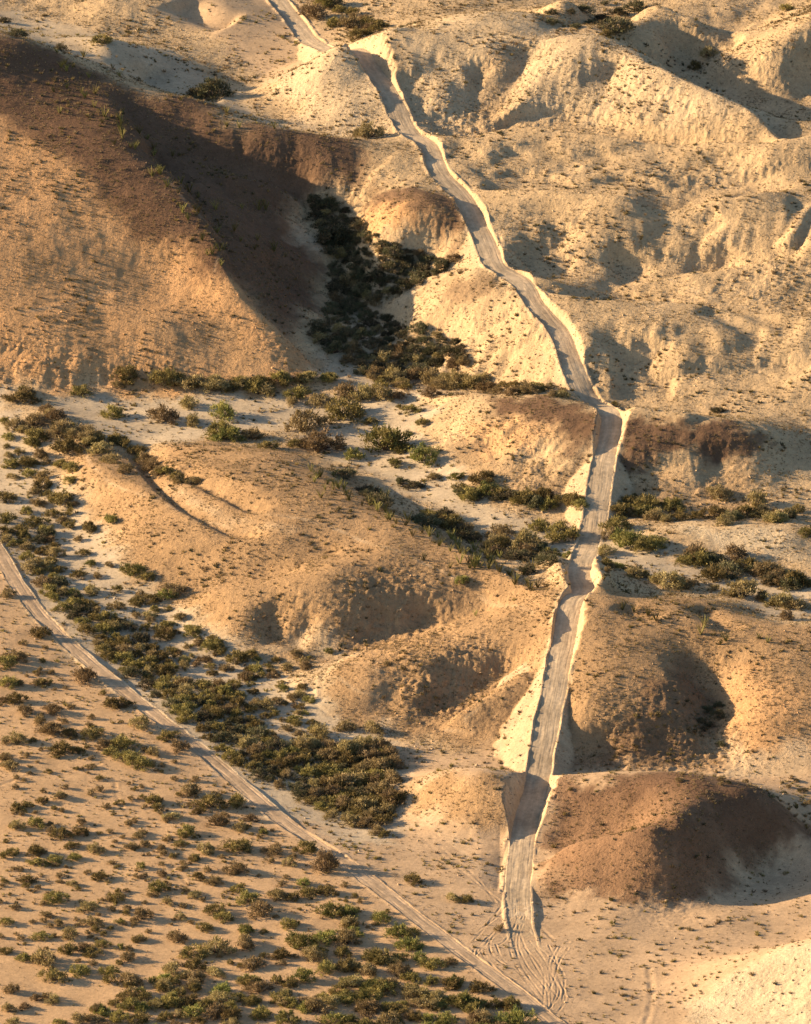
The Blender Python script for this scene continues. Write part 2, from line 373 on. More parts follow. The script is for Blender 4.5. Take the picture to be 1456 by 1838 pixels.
# ------------------------------------------------------------------ soils, drawn as patches on the ground
SOIL = dict(
    badland=(.51, .375, .222), pale=(.53, .43, .29), wash=(.50, .41, .29), sand=(.53, .36, .205), tan=(.375, .248, .135),
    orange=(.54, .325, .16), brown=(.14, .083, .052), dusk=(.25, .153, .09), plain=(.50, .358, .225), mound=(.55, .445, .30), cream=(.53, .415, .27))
PATCH = """
plain 2 1 -300,1340 720,1340 1456,1340 1800,1340 1800,2100 -300,2100
orange 3 1 -300,60 0,62 130,110 200,160 290,280 400,450 430,510 530,615 610,690 450,702 100,690 -300,700
sand 2 1 -400,900 0,1000 130,1175 330,1335 520,1490 740,1655 1000,1850 1000,2100 -400,2100
tan 3 1 120,795 270,815 380,793 540,812 600,848 680,893 760,938 850,988 930,1030 1010,1062 1100,1066 1150,1062 1240,1070 1320,1085 1400,1120 1800,1120 1800,1395 1000,1372 780,1330 590,1290 550,1250 590,1190 460,1170 360,1122 320,1085 230,1020 160,920
tan 2 1 1180,1000 1250,1010 1300,1020 1200,1040
wash 1.5 1 0,700 -300,700 -300,900 0,990 130,1165 330,1330 500,1470 700,1520 725,1420 700,1320 570,1290 530,1220 460,1178 330,1100 230,1030 170,960 120,880 60,790
wash 1.5 1 80,700 600,706 780,700 760,790 860,900 1040,945 1110,940 1160,950 1220,1010 1330,1025 1456,1040 1456,1110 1400,1110 1300,1062 1180,1045 1060,1000 980,1010 880,965 700,875 600,820 480,775 330,790 260,805 180,790
wash 2 .8 560,640 620,600 640,540 720,500 800,490 690,560 700,620 800,665 760,690 600,690
wash 2 .7 -100,-20 300,90 420,170 560,250 480,235 350,170 200,120 -100,40
plain 2 .8 130,-60 480,-60 600,80 500,150 420,90
pale 2 1 1180,945 1300,940 1430,960 1456,1000 1300,990
pale 2 .6 560,1200 600,1180 680,1160 620,1190 580,1215 570,1255 545,1250
pale 1.5 .7 320,1085 370,1110 440,1150 520,1160 640,1150 640,1170 460,1172 350,1122
orange 2 .6 1300,1230 1456,1230 1456,1400 1300,1370
pale 2 .6 1300,1330 1456,1340 1456,1400 1300,1385
tan 2 1 740,1410 800,1390 870,1394 935,1403 915,1500 840,1500 760,1460
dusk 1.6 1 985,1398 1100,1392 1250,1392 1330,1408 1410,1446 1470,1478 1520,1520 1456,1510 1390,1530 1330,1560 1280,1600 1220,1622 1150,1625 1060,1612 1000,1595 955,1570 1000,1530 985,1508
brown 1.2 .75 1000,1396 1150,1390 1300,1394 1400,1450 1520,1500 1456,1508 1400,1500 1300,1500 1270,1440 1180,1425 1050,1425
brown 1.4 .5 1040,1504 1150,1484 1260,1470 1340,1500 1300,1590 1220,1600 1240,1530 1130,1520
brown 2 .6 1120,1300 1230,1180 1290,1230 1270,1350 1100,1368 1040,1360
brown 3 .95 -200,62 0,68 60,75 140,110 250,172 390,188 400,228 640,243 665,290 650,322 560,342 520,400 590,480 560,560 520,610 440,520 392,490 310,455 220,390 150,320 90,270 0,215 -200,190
pale 2 .7 520,420 590,430 600,475 550,470
pale 2 .7 570,590 640,600 690,640 600,650
tan 2 .6 240,560 420,600 560,660 500,670 300,640
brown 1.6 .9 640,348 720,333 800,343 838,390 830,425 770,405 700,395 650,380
orange 2 .8 650,380 830,425 770,440 660,430
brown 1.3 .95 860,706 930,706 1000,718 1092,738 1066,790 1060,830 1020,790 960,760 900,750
orange 2 .7 830,760 900,750 960,760 1010,790 930,800 880,830 850,800
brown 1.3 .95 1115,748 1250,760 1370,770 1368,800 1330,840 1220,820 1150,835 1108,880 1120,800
tan 2 .5 780,800 850,800 960,830 1040,840 1040,920 850,880
tan 2 .6 1120,860 1250,850 1350,850 1350,920 1120,920
brown 1.5 .6 800,500 870,505 880,530 800,535
mound 1.5 1 1235,1800 1300,1760 1360,1733 1410,1713 1456,1698 1700,1680 1700,2000 1240,1850
cream 2 .9 600,80 655,110 700,180 715,240 600,247 470,150
cream 3 .7 650,60 1100,66 1300,160 1400,240 1200,215 900,190 760,220 720,120
tan 2 .4 840,110 930,70 930,180 850,215
"""
SX, SY = np.meshgrid(np.arange(-165, 165.1, .8), np.arange(655, 1480.1, .8)); sxs = SX[0]; sys_ = SY[:, 0]
soil = np.empty(SX.shape + (3,)); soil[:] = SOIL['badland']
hillm = np.ones(SX.shape)                     # 1 on slopes, 0 on wash and flats
shape_field = Field(wx_, wy_, ZW)
wpx = SX + 3.2 * fbm(SX, SY, 9, 5, 11, .62) ; wpy = SY + 5.5 * fbm(SX, SY, 9, 5, 23, .62)
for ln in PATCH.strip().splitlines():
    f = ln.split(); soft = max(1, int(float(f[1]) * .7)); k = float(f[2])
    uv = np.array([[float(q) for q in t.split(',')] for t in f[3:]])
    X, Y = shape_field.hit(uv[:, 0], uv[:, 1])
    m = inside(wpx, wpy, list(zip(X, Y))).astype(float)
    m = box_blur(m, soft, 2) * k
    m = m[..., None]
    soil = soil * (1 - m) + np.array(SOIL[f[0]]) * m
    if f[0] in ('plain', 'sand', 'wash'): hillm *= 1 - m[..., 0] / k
    elif k >= .9: hillm = np.maximum(hillm, m[..., 0])
soilf = Field(sxs, sys_, hillm)

# ------------------------------------------------------------------ rain wear: many drops rolled down the surface at once
def wear(Z, n, steps, rate, seed, mask):
    r = np.random.default_rng(seed); h, w = Z.shape; x = r.uniform(2, w - 3, n); y = r.uniform(2, h - 3, n)
    vx = np.zeros(n); vy = np.zeros(n); load = np.zeros(n); Z = Z.copy(); alive = np.ones(n, bool)
    for t in range(steps):
        i = x.astype(int); j = y.astype(int); fx = x - i; fy = y - j
        a, b, c, d = Z[j, i], Z[j, i + 1], Z[j + 1, i], Z[j + 1, i + 1]
        gx = (b - a) * (1 - fy) + (d - c) * fy; gy = (c - a) * (1 - fx) + (d - b) * fx
        vx = vx * .35 - gx; vy = vy * .35 - gy
        L = np.hypot(vx, vy) + 1e-9
        here = a * (1 - fx) * (1 - fy) + b * fx * (1 - fy) + c * (1 - fx) * fy + d * fx * fy
        nx_ = np.clip(x + vx / L, 1, w - 3); ny_ = np.clip(y + vy / L, 1, h - 3)
        i2 = nx_.astype(int); j2 = ny_.astype(int); f2 = nx_ - i2; g2 = ny_ - j2
        there = Z[j2, i2] * (1 - f2) * (1 - g2) + Z[j2, i2 + 1] * f2 * (1 - g2) + Z[j2 + 1, i2] * (1 - f2) * g2 + Z[j2 + 1, i2 + 1] * f2 * g2
        alive &= there < here
        sl = np.clip(here - there, 0, .4)
        cap = np.where(alive, sl * 2.6 * mask[j, i], 0)
        ex = (cap - load) * rate; ex = np.where(ex > 0, np.minimum(ex, sl * .5), ex * .6)
        D = np.zeros_like(Z)
        np.add.at(D, (j, i), -ex * (1 - fx) * (1 - fy)); np.add.at(D, (j, i + 1), -ex * fx * (1 - fy))
        np.add.at(D, (j + 1, i), -ex * (1 - fx) * fy); np.add.at(D, (j + 1, i + 1), -ex * fx * fy)
        Z += np.clip(D, -.04, .04); load += ex
        x = np.where(alive, nx_, x); y = np.where(alive, ny_, y)
    return Z
HM = soilf.at(WX, WY)
def region(polys, soft):
    m = np.zeros(SX.shape)
    for t in polys:
        uv = np.array([[float(c) for c in q.split(',')] for q in t.split()]); X, Y = shape_field.hit(uv[:, 0], uv[:, 1]); m = np.maximum(m, inside(SX, SY, list(zip(X, Y))))
    return box_blur(m.astype(float), soft, 2)
calm = region(["-300,60 0,62 130,110 200,160 290,280 400,450 430,510 530,615 610,690 450,702 100,690 -300,700",
    "120,795 380,793 600,848 850,988 1010,1062 1240,1070 1400,1120 1800,1120 1800,1620 1000,1620 700,1340 460,1170 230,1020 160,920",
    "470,150 600,80 700,180 720,250 600,250", "-300,900 800,1500 1500,1640 1500,2000 -300,2000"], 4)
CM = Field(sxs, sys_, calm).at(WX, WY)
ZN = ZW + (0.42 * fbm(WX, WY, 26, 3, 41) + .15 * fbm(WX, WY, 8, 3, 47)) * (.12 + .88 * HM) * (1 - .62 * CM)
Z0 = ZN.copy()
for k in range(5): ZN = wear(ZN, 60000, 70, .16, 100 + k, .45 * (.15 + .85 * HM) * (1 - .8 * CM))
ZN = box_blur(ZN, 1, 1)
print('wear', np.abs(ZN - Z0).max(), np.abs(ZN - Z0).mean())
work = Field(wx_, wy_, ZN)

# ------------------------------------------------------------------ roads: centre lines with their own level
ROADS = {}
def road_line(pts, step=.6):
    p = np.array([[float(q) for q in t.split(',')] for t in pts.split()])
    p[:, 2] *= ZS; X, Y = P(p[:, 0], p[:, 1], p[:, 2])
    return spline(np.stack([X, Y, p[:, 2]], 1), step)
ROADS['main'] = road_line("480,-40,25.7 500,0,25.6 530,40,25.5 560,75,25.6 600,92,29 640,90,32 664,120,31.5 700,170,30 720,212,28.2 737,240,27.3 768,262,26.9 790,310,25.5 830,355,24 860,410,22 878,450,20.6 892,480,19.9 935,505,19.6 960,545,18.6 1000,592,17 1022,640,14.9 1042,690,12.4 1062,722,10.9 1092,738,13.4 1098,760,13.0 1090,800,11.6 1080,850,10.6 1070,915,8 1058,975,6.3 1046,1005,8 1040,1030,10.1 1046,1062,12 1026,1082,11.9 1012,1150,9.8 997,1230,7.9 980,1315,5.4 969,1375,3.1 962,1412,2.5 946,1470,1.6 936,1530,.6 931,1600,.25 934,1660,.1 952,1715,.05 985,1765,.03 990,1800,.03")
d3 = "-60,900 -20,960 0,997 60,1090 130,1162 250,1262 330,1322 420,1397 520,1482 640,1562 740,1642 820,1702 900,1762 1000,1840 1100,1915"
p = np.array([[float(q) for q in t.split(',')] for t in d3.split()]); X, Y = work.hit(p[:, 0], p[:, 1]); zz = box_blur(work.Z, 5, 2)
ROADS['track'] = spline(np.stack([X, Y, work.at(X, Y, zz) + .02], 1), .6)
HALF = dict(main=2.3, track=1.5)
def wobble(s, seed): return noise(s, s * 0 + seed, 14, seed) * .5 + noise(s, s * 0 + seed, 4, seed) * .25
Y_FAR = float(P(1065, 722, 12.6)[1])
def carve(x, y, z):
    """lays the roads into the ground: returns height, fresh-earth amount, lateral distance fields"""
    fresh = np.zeros(z.shape)
    out = {}
    for nm in ('track', 'main'):
        L = ROADS[nm]; hw = HALF[nm]
        d, s = line_dist(x, y, L, 26 if nm == 'main' else 6)
        ok = np.isfinite(d); dd = np.where(ok, d, 99.0)
        zr = np.interp(s, np.arange(len(L)), L[:, 2])
        fade = 1.0 if nm == 'track' else 1 - sstep(len(L) - 60, len(L) - 20, s)
        side = np.sign(dd)
        w = hw + .55 * wobble(s * .6 + side * 300, 5)
        a = np.abs(dd) - w
        if nm == 'main':
            cut = zr + np.maximum(a, 0) * (1.75 + .5 * noise(x, y, 3.0, 71) + .4 * noise(x, y, 1.0, 72)) + .1
            fill = zr - np.maximum(a - .5, 0) * (.72 + .1 * noise(x, y, 4.0, 73))
            berm = .3 * np.exp(-((a - .45) / .38) ** 2) * np.clip(.55 + 1.5 * noise(s * .6 + side * 50, s * 0, 2.6, 75), .05, 1.15) * (1 - sstep(len(L) - 150, len(L) - 120, s))
        else:
            cut = zr + np.maximum(a, 0) * .9 + .05
            fill = zr - np.maximum(a - .3, 0) * .5
            berm = .13 * np.exp(-((a - .35) / .3) ** 2) * (.6 + .8 * noise(s * .6 + side * 50, s * 0, 2.5, 76))
        zn = np.clip(z, fill, cut)
        ch = np.abs(zn - z)
        zn = zn + np.maximum(berm, 0)
        bed = a < 0
        zn = np.where(bed, zr - .16 * fade + (z - zr) * (1 - fade) * 0, zn)
        blend = sstep(-.02, .02, fade) if False else 1.0
        znew = np.where(ok, z + (zn - z) * (fade if nm == 'main' else 1.0), z)
        # long reach of fills must fade out where they run away
        fr = np.where(ok, np.clip(ch * 1.6, 0, 1) * np.where(y > Y_FAR, sstep(7, 3.2, np.abs(dd) + 1.5 * noise(x, y, 4, 79)), sstep(24, 20, np.abs(dd))), 0)
        fr = np.maximum(fr, np.where(ok, sstep(1.6, .6, a) * sstep(-.45, .35, noise(x, y, 2.6, 77) + .5 * noise(x, y, .9, 78)) * .85, 0))
        fresh = np.maximum(fresh * (nm == 'track') * 0 + fresh, fr * (fade if nm == 'main' else .22))
        z = znew
        out[nm] = (dd, s)
    return z, fresh, out

# ------------------------------------------------------------------ the ground sheet
def axis(lo, hi, st, far, fine):
    a = [q for q in np.arange(lo, hi + st / 2, st) if not fine[0] <= q <= fine[1]] + list(np.arange(fine[0], fine[1], fine[2])); a = sorted(a); s = st; r = []; x = a[-1]
    while x < far[1]: s = min(s * 1.25, 400); x += s; r.append(x)
    s = st; l = []; x = a[0]
    while x > far[0]: s = min(s * 1.25, 400); x -= s; l.append(x)
    return np.array(l[::-1] + a + r)
gx_ = axis(-126, 126, .25, (-6000, 6000), (9, 33, .13))
gy_ = axis(690, 1290, .45, (-3000, 9000), (float(P(0, 1822, 0)[1]), float(P(0, 1585, 0)[1]), .22))
MX, MY = np.meshgrid(gx_, gy_)
edge = np.maximum(sstep(135, 620, np.abs(MX)), np.maximum(sstep(680, 100, MY), sstep(1380, 2100, MY)))
zin = work.at(MX, MY)
hill_far = 14 + 14 * fbm(MX, MY, 420, 4, 91) + 10 * fbm(MX, MY, 90, 3, 95) + np.clip((MY - 1000) / 60, -8, 40)
ZM = zin * (1 - edge) + hill_far * edge
hm = soilf.at(MX, MY) * (1 - edge) + edge * .6
near = 1 - edge
rough = fbm(MX, MY, 5.0, 4, 61)
rid = 1 - np.abs(fbm(MX, MY, 7, 3, 64))
steep = np.hypot(*np.gradient(ZM, gy_, gx_))
det = hm * (.10 * rough + .12 * (rid - .7) * sstep(.12, .4, steep)) + .05 * fbm(MX, MY, 6, 3, 66) + .10 * (1 - hm) * fbm(MX, MY, 14, 2, 69)
# rock ledges: level steps of harder beds on the pale badland slopes
led = sstep(.1, .5, fbm(MX, MY, 30, 2, 81)) * sstep(.12, .3, steep) * hm * (MY > 940)
ph = (ZM + .25 * rough) / .9; fr_ = ph - np.floor(ph)
det = det + led * .3 * (sstep(.55, .95, fr_) - fr_) * .9
# coarse rubble outcrops
rub = np.zeros(MX.shape)
for (u0, v0, rx, ry, am) in [(1030,200,20,6,.3),(1160,220,8,5,.35),(800,215,14,7,.4),(705,1118,12,8,.75),(800,1238,12,9,.75),(490,1125,4,6,.35),(1275,1280,6,12,.45),(560,645,14,5,.4),(60,662,12,3,.4),(280,678,14,3,.25),(950,850,8,10,.35),(1160,1325,18,9,.55),(1200,1540,7,8,.3),(1430,1790,8,8,.25),(1290,860,10,8,.3),(1150,690,12,6,.25),(930,1010,3,3,.3),(1360,520,14,6,.35),(1240,320,16,4,.35)]:
    X, Y = work.hit(u0, v0); rub += am * np.exp(-((MX - X[0]) / rx) ** 2 - ((MY - Y[0]) / (ry * 1.8)) ** 2)
det = det + .42 * hm * sstep(.45, .85, steep) * (np.abs(fbm(MX * .8, MY, 1.6, 3, 87)) - .25) * (MY > 860)
det = det + rub * (np.abs(fbm(MX * .7, MY, 1.8, 3, 85)) * 1.0 - .2)
ZM = ZM + det * near
ZM, fresh, ROADF = carve(MX, MY, ZM)
# wheel ruts where machines turned at the foot of the road
TT = """
-.065 .17 935,1640 905,1690 880,1700 895,1725 930,1745 965,1790
-.07 .18 930,1600 900,1640 860,1670
-.07 .18 925,1590 890,1640 850,1690
-.065 .17 940,1640 925,1690 935,1730 975,1790
-.065 .17 880,1680 870,1710 900,1745 940,1765
-.065 .17 870,1690 850,1710 880,1750 930,1770
-.065 .17 900,1670 880,1690 885,1715 920,1740
-.065 .17 1010,1690 990,1740 1005,1780 985,1810
-.065 .17 1020,1700 1000,1740 1015,1790 1000,1820
-.065 .17 950,1690 985,1740 990,1810
-.065 .17 940,1700 975,1745 975,1810
-.065 .17 965,1700 1010,1745 1010,1800
-.08 .3 960,1650 1000,1690 1020,1690
-.06 .22 740,1490 800,1540 850,1580 900,1620
-.06 .22 760,1480 830,1530 900,1560
-.06 .22 790,1520 850,1570 890,1620
-.065 .16 945,1640 930,1690 945,1730 980,1775 985,1810
-.065 .16 930,1650 915,1690 925,1730 960,1775
-.065 .16 925,1640 890,1670 860,1700 850,1740
-.065 .16 890,1695 905,1725 950,1755
-.065 .16 885,1675 862,1700 885,1735 925,1760
-.065 .16 1000,1700 985,1735 1000,1775 985,1815
-.065 .16 985,1695 1000,1735 985,1780
-.065 .16 930,1560 928,1640 938,1690 965,1740 1000,1790
-.065 .16 918,1570 915,1630 895,1670 845,1725
-.12 .5 1456,1530 1400,1560 1360,1575 1290,1590
-.12 .5 1456,1545 1400,1572 1350,1588
-.12 .4 0,1410 60,1390 120,1385 180,1370
-.09 .35 205,1400 215,1440 250,1490 280,1530 340,1590
-.12 .5 1160,1838 1170,1790 1165,1740
-.12 .4 530,1235 560,1260 600,1290
.16 .5 570,1255 572,1215 600,1195 660,1185
-.2 .4 915,1500 908,1550 905,1600
"""
mfield = Field(gx_, gy_, ZM)
for ln in TT.strip().splitlines():
    f = ln.split(); a = float(f[0]); w = float(f[1])
    uv = np.array([[float(q) for q in t.split(',')] for t in f[2:]])
    X, Y = mfield.hit(uv[:, 0], uv[:, 1]); L = spline(np.stack([X, Y], 1), .5)
    d, s = line_dist(MX, MY, L, 2.5); dd = np.where(np.isfinite(d), np.abs(d), 99)
    a = a * np.clip(.75 + 1.1 * noise(MX, MY, 3.0, 33), .1, 1.5); ZM += .8 * a * np.exp(-(dd / w) ** 2) - .3 * a * np.exp(-((dd - w * 2) / (w * .8)) ** 2)
mfield = Field(gx_, gy_, ZM)

JX = MX + 1.1 * fbm(MX, MY, 2.4, 3, 51); JY = MY + 1.8 * fbm(MX, MY, 2.4, 3, 55)
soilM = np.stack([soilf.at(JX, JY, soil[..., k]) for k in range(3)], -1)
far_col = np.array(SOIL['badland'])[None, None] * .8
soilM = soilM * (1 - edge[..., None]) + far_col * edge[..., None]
FRESH = np.array((.50, .385, .25))
fm = (fresh * (.85 + .3 * noise(MX, MY, 1.5, 31)))[..., None].clip(0, 1)
# the darker pavement keeps a thin crust beside the cut
soilM = soilM * (1 - fm) + FRESH * fm
TRAILS = """
.35 1.5 300,872 360,907 430,937 520,950
.35 .6 100,712 160,760 220,800 290,840
.5 .5 480,925 600,950 700,985 820,1042
.35 .4 570,1255 568,1225 600,1197 680,1188
.35 .4 600,1215 640,1240 680,1250
.35 .4 800,1312 850,1312 835,1290 860,1270
.35 .4 640,1195 690,1210
.4 .4 560,1240 540,1215 560,1195 640,1178
.35 .4 150,800 180,850 280,898 350,930 440,955
.3 .35 300,320 345,375 400,440 385,485
.3 .5 40,560 130,545 200,520
.3 .5 860,1065 960,1100
.35 .5 700,1445 800,1500 900,1600
.3 .5 735,1440 860,1540 910,1590
.3 .5 1180,500 1300,545 1400,560
.4 .4 1055,615 1070,660 1068,700
.4 .4 1070,610 1080,650 1075,690
"""
for ln in TRAILS.strip().splitlines():
    f = ln.split(); k = float(f[0]); w = float(f[1]); uv = np.array([[float(q) for q in t.split(',')] for t in f[2:]])
    X, Y = mfield.hit(uv[:, 0], uv[:, 1]); L = spline(np.stack([X, Y], 1), .6); d, s = line_dist(MX, MY, L, 2.5)
    m_ = (np.where(np.isfinite(d), np.exp(-(np.where(np.isfinite(d), d, 9) / w) ** 2), 0) * k * np.clip(.7 + .8 * noise(MX, MY, 4, 35), .1, 1))[..., None]
    soilM = soilM * (1 - m_) + np.array((.56, .45, .31)) * m_
def sheet(name, X, Y, Z, colr, ruf, mat):
    h, w = X.shape; me = bpy.data.meshes.new(name)
    co = np.stack([X, Y, Z], -1).reshape(-1, 3).astype(np.float32)
    idx = np.arange(h * w).reshape(h, w)
    q = np.stack([idx[:-1, :-1], idx[:-1, 1:], idx[1:, 1:], idx[1:, :-1]], -1).reshape(-1)
    nf = (h - 1) * (w - 1)
    me.vertices.add(h * w); me.vertices.foreach_set('co', co.ravel())
    me.loops.add(nf * 4); me.loops.foreach_set('vertex_index', q.astype(np.int32))
    me.polygons.add(nf); me.polygons.foreach_set('loop_start', np.arange(0, nf * 4, 4, dtype=np.int32))
    me.polygons.foreach_set('use_smooth', np.ones(nf, bool))
    me.update()
    at = me.attributes.new('soil', 'FLOAT_COLOR', 'POINT')
    c = np.concatenate([colr.reshape(-1, 3), ruf.reshape(-1, 1)], 1).astype(np.float32)
    at.data.foreach_set('color', c.ravel())
    me.materials.append(mat)
    o = bpy.data.objects.new(name, me); COL.objects.link(o)
    return o
def soil_material(name, bump=1.0, tone=1.0, spot=.5):
    m = bpy.data.materials.new(name); m.use_nodes = True
    n = m.node_tree.nodes; l = m.node_tree.links; b = n['Principled BSDF']
    b.inputs['Roughness'].default_value = .95; b.inputs['Specular IOR Level'].default_value = .1
    at = n.new('ShaderNodeAttribute'); at.attribute_name = 'soil'
    geo = n.new('ShaderNodeNewGeometry')
    def nz(sc, det, rough=.55):
        t = n.new('ShaderNodeTexNoise'); t.inputs['Scale'].default_value = sc; t.inputs['Detail'].default_value = det
        t.inputs['Roughness'].default_value = rough; l.new(geo.outputs['Position'], t.inputs['Vector']); return t.outputs[0]
    def ramp(src, a, b_, lo, hi):
        r = n.new('ShaderNodeMapRange'); r.inputs[1].default_value = a; r.inputs[2].default_value = b_
        r.inputs[3].default_value = lo; r.inputs[4].default_value = hi; l.new(src, r.inputs[0]); return r.outputs[0]
    def mul(a, b_):
        x = n.new('ShaderNodeMath'); x.operation = 'MULTIPLY'; l.new(a, x.inputs[0]); l.new(b_, x.inputs[1]); return x.outputs[0]
    v1 = ramp(nz(.12, 5), .3, .7, .84 * tone, 1.14 * tone)
    v2 = ramp(nz(1.1, 5, .65), .3, .7, .84, 1.15)
    v3 = ramp(nz(5.5, 3, .6), .35, .7, .86, 1.1)
    sp_ = ramp(nz(2.6, 3, .7), .60, .68, 1.0, 1 - spot)       # pebbles, litter, dead tufts
    v = mul(mul(v1, v2), mul(v3, sp_))
    mx = n.new('ShaderNodeVectorMath'); mx.operation = 'SCALE'; l.new(at.outputs['Color'], mx.inputs[0]); l.new(v, mx.inputs['Scale'])
    l.new(mx.outputs[0], b.inputs['Base Color'])
    hgt = n.new('ShaderNodeMath'); hgt.operation = 'ADD'
    h1 = ramp(nz(1.6, 6, .6), 0, 1, 0, .24); h2 = ramp(nz(7, 3, .6), 0, 1, 0, .07)
    l.new(h1, hgt.inputs[0]); l.new(h2, hgt.inputs[1])
    st = n.new('ShaderNodeMath'); st.operation = 'MULTIPLY'; st.inputs[1].default_value = bump
    al = ramp(at.outputs['Alpha'], 0, 1, .28, 1.0); l.new(hgt.outputs[0], st.inputs[0])
    hh = mul(st.outputs[0], al)
    bp = n.new('ShaderNodeBump'); bp.inputs['Strength'].default_value = 1; bp.inputs['Distance'].default_value = 1.0
    l.new(hh, bp.inputs['Height']); l.new(bp.outputs[0], b.inputs['Normal'])
    return m
M_SOIL = soil_material('desert soil')
M_ROAD = soil_material('graded dirt', .35, 1.0, .12)
ground = sheet('ground', MX, MY, ZM, soilM, np.clip(hm + rub * .5 - .5 * fresh, 0, 1), M_SOIL)
ground['kind'] = 'structure'

def road_mesh(nm, name, colr, ruts):
    L = ROADS[nm]; hw = HALF[nm] + .5
    if nm == 'main': L = L[:len(L) - 25]
    T = np.gradient(L[:, :2], axis=0); T /= np.linalg.norm(T, axis=1)[:, None]
    N = np.stack([T[:, 1], -T[:, 0]], 1)
    lat = np.linspace(-hw, hw, 49)
    X = L[:, 0:1] + N[:, 0:1] * lat; Y = L[:, 1:2] + N[:, 1:2] * lat
    s = np.arange(len(L))[:, None] * .6
    Z = L[:, 2:3] + 0 * X
    latw = lat[None] + .22 * noise(s + 0 * lat, 0 * s + 0 * lat, 9, 3)
    for k, (c, w, a) in enumerate(ruts):
        c2 = c + .18 * noise(s + 0 * lat, 0 * s + 7 * k + 0 * lat, 11, 5 + k)
        Z = Z - a * np.exp(-((latw - c2) / w) ** 2) * .5 * np.clip(.55 + 1.1 * noise(s + 0 * lat, 0 * s + 3 * k + 0 * lat, 5, 25 + k), 0, 1.5)
    Z += .03 * fbm(X, Y, 1.2, 3, 7) - .03 * (lat[None] / hw) ** 2
    Z -= .5 * sstep(hw - .28, hw, np.abs(lat))[None]
    if nm == 'main':        # the graded surface runs out into loose wheel ruts
        e = sstep(len(L) - 75, len(L) - 5, np.arange(len(L))[:, None] + 22 * fbm(X, Y, 3.0, 3, 45)); Z = Z - .3 * e
        st_ = sstep(0, 6, np.arange(len(L)))[:, None]
    C = np.empty(X.shape + (3,)); C[:] = colr
    paths = np.exp(-((np.abs(latw) - .95) / .38) ** 2); C *= (.93 + .13 * paths + .10 * noise(s / 3 + 0 * lat, latw * 2, .8, 19) + .16 * fbm(X, Y, 7, 4, 29) + .08 * fbm(X, Y, 1.3, 3, 39))[..., None]
    o = sheet(name, X, Y, Z, C, np.full(X.shape, .3), M_ROAD); o['kind'] = 'structure'
    return o
road_mesh('main', 'dirt_road', (.515, .405, .275), [(-1.0, .34, .09), (.95, .34, .09), (-1.55, .12, .08), (-.3, .1, .05), (.15, .12, .06), (1.55, .14, .09), (-.65, .08, .05), (.6, .08, .05)])
road_mesh('track', 'sandy_track', (.45, .335, .225), [(-.85, .22, .12), (.8, .22, .12), (-.4, .1, .04)])

# ------------------------------------------------------------------ plants
def leaf_material(name):
    m = bpy.data.materials.new(name); m.use_nodes = True
    n = m.node_tree.nodes; l = m.node_tree.links; b = n['Principled BSDF']; b.inputs['Roughness'].default_value = .75
    b.inputs['Specular IOR Level'].default_value = .15
    at = n.new('ShaderNodeAttribute'); at.attribute_name = 'leaf'
    oi = n.new('ShaderNodeObjectInfo')
    hs = n.new('ShaderNodeHueSaturation')
    def mr(lo, hi):
        r = n.new('ShaderNodeMapRange'); r.inputs[3].default_value = lo; r.inputs[4].default_value = hi; l.new(oi.outputs['Random'], r.inputs[0]); return r.outputs[0]
    l.new(mr(.475, .515), hs.inputs['Hue']); l.new(mr(.7, 1.35), hs.inputs['Value']); l.new(at.outputs['Color'], hs.inputs['Color'])
    l.new(hs.outputs[0], b.inputs['Base Color'])
    tr = n.new('ShaderNodeBsdfTranslucent'); l.new(hs.outputs[0], tr.inputs[0])
    mx = n.new('ShaderNodeMixShader'); mx.inputs[0].default_value = .25
    l.new(b.outputs[0], mx.inputs[1]); l.new(tr.outputs[0], mx.inputs[2]); l.new(mx.outputs[0], n['Material Output'].inputs[0])
    return m
M_LEAF = leaf_material('leaves')
M_WOOD = leaf_material('grey wood')
def tri_mesh(name, V, C, mat):
    """V: (n,3,3) triangles, C: (n,3) colours"""
    n = len(V); me = bpy.data.meshes.new(name)
    me.vertices.add(n * 3); me.vertices.foreach_set('co', V.reshape(-1).astype(np.float32))
    me.loops.add(n * 3); me.loops.foreach_set('vertex_index', np.arange(n * 3, dtype=np.int32))
    me.polygons.add(n); me.polygons.foreach_set('loop_start', np.arange(0, n * 3, 3, dtype=np.int32)); me.update()
    a = me.attributes.new('leaf', 'FLOAT_COLOR', 'POINT')
    c = np.concatenate([np.repeat(C, 3, 0), np.ones((n * 3, 1))], 1).astype(np.float32); a.data.foreach_set('color', c.ravel())
    me.materials.append(mat); return me
def unit(v): return v / (np.linalg.norm(v, axis=-1, keepdims=True) + 1e-9)
def leaves_at(r, cen, out, size, n_per, spread, stretch=1.0):
    """small leafy triangles scattered round the centres, long axis leaning outward"""
    m = len(cen); c = np.repeat(cen, n_per, 0); o = np.repeat(out, n_per, 0)
    c = c + r.normal(size=c.shape) * spread * np.array([1, 1, .8 * stretch])
    c[:, 2] = np.abs(c[:, 2]) + .01
    ax = unit(o + r.normal(size=c.shape) * .55); sd = unit(np.cross(ax, r.normal(size=c.shape)))
    L = size * r.uniform(.6, 1.5, (len(c), 1)); W = L * r.uniform(.28, .5, (len(c), 1))
    V = np.stack([c - sd * W * .5, c + sd * W * .5, c + ax * L], 1)
    return V
